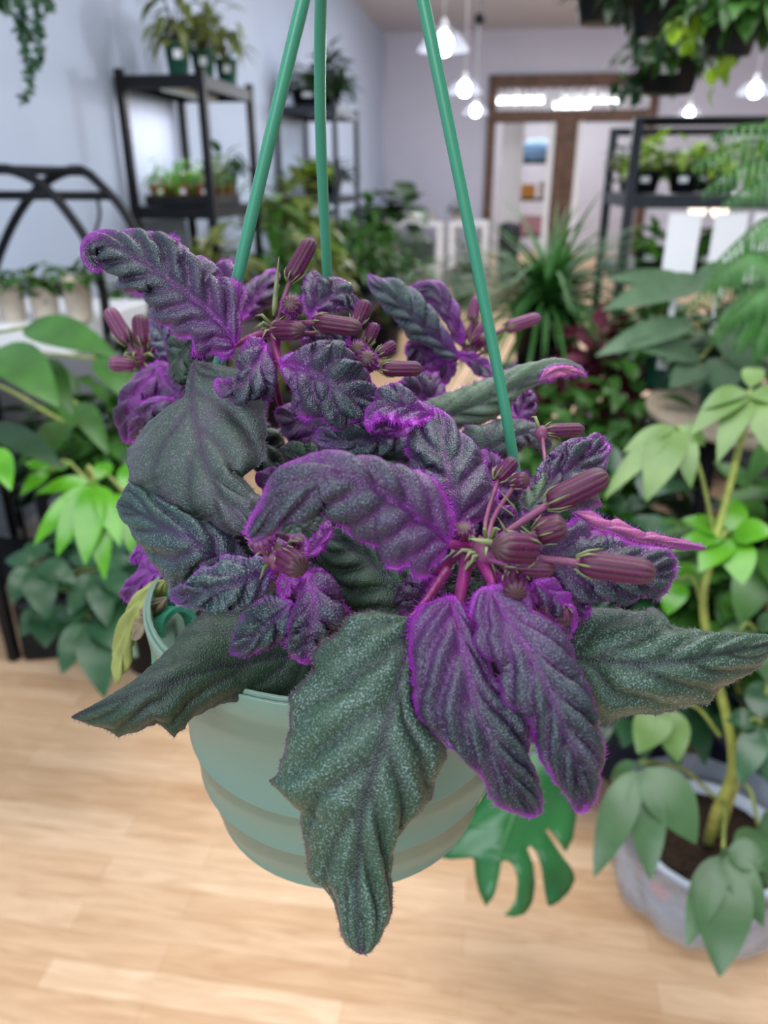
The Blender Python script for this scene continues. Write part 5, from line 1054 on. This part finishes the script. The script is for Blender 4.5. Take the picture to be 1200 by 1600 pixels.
# bushes filling the wall side
for px, py, Y, lab, mt, pm, n, Rad, H, L, wd, z0 in ((250, 470, 3.3, 'mid-green bush between the white shelf and the purple plant', 'green', 'blackpl', 170, .28, .36, .16, .08, 0), (175, 640, 2.38, 'narrow-leaved green bush behind the broad-leaved plant', 'green', 'blackpl', 150, .26, .42, .2, .06, 0),
        (275, 560, 2.95, 'dark bush hidden behind the purple leaves', 'dark', 'blackpl', 150, .28, .4, .16, .08, 0), (330, 400, 3.9, 'olive bush below the terracotta ferns', 'olive', 'blackpl', 130, .24, .4, .16, .08, 0), (120, 720, 2.93, 'green bush behind the lime umbrella plant', 'green', 'blackpl', 150, .28, .45, .17, .08, 0), (60, 660, 2.62, 'dark bush in the corner below the white wall shelf', 'dark', 'blackpl', 170, .24, .40, .15, .08, 0), (215, 800, 2.05, 'glossy bush between the umbrella plants and the purple plant', 'glossy', 'blackpl', 130, .24, .4, .15, .07, 0)):
    q = W(px, py, Y); x_ = max(q[0], XL+Rad+.06); potted(lab, 'plant', (x_, Y, 0), .13, .22, pm, mt, n, Rad, H, L, wd, nst=12, lift=max(.02, q[2]-.22-H*.5))
# ================================================================== light
w = bpy.data.worlds.new('daylight'); bpy.context.scene.world = w; w.use_nodes = True
bg = w.node_tree.nodes['Background']; bg.inputs['Color'].default_value = (.80, .90, 1.0, 1); bg.inputs['Strength'].default_value = .55
def area(name, loc, rot, sx, sy, e, col=(1, 1, 1)):
    l = bpy.data.lights.new(name, 'AREA'); l.shape = 'RECTANGLE'; l.size = sx; l.size_y = sy; l.energy = e; l.color = col
    o = bpy.data.objects.new(name, l); COL.objects.link(o); o.location = loc; o.rotation_euler = rot; return o
area('shop_window_daylight', (-.5, YF+.02, 2.3), (math.radians(72), 0, math.radians(-8)), 1.8, 1.3, 58, (.86, .94, 1.0))
area('back_room_lamp', (1.0, YB+2.5, 3.3), (0, 0, 0), 3, 3, 115, (1, .99, .97))
area('rear_fill_light', (1.2, 7.5, 3.4), (0, 0, 0), 3.0, 7.0, 210, (.94, .95, 1.0))  # unseen area light added to keep the rear of the shop bright
area('near_ceiling_lamp', (.2, 1.2, 3.42), (0, 0, 0), 3.0, 2.0, 122, (.98, .98, 1.0))
sc = bpy.context.scene
sc.view_settings.view_transform = 'Standard'; sc.view_settings.look = 'None'; sc.view_settings.gamma = 1; sc.view_settings.use_curve_mapping = False
sc.view_settings.exposure = 0.0
sc.cycles.use_denoising = True
sc.cycles.max_bounces = 8; sc.cycles.transparent_max_bounces = 16
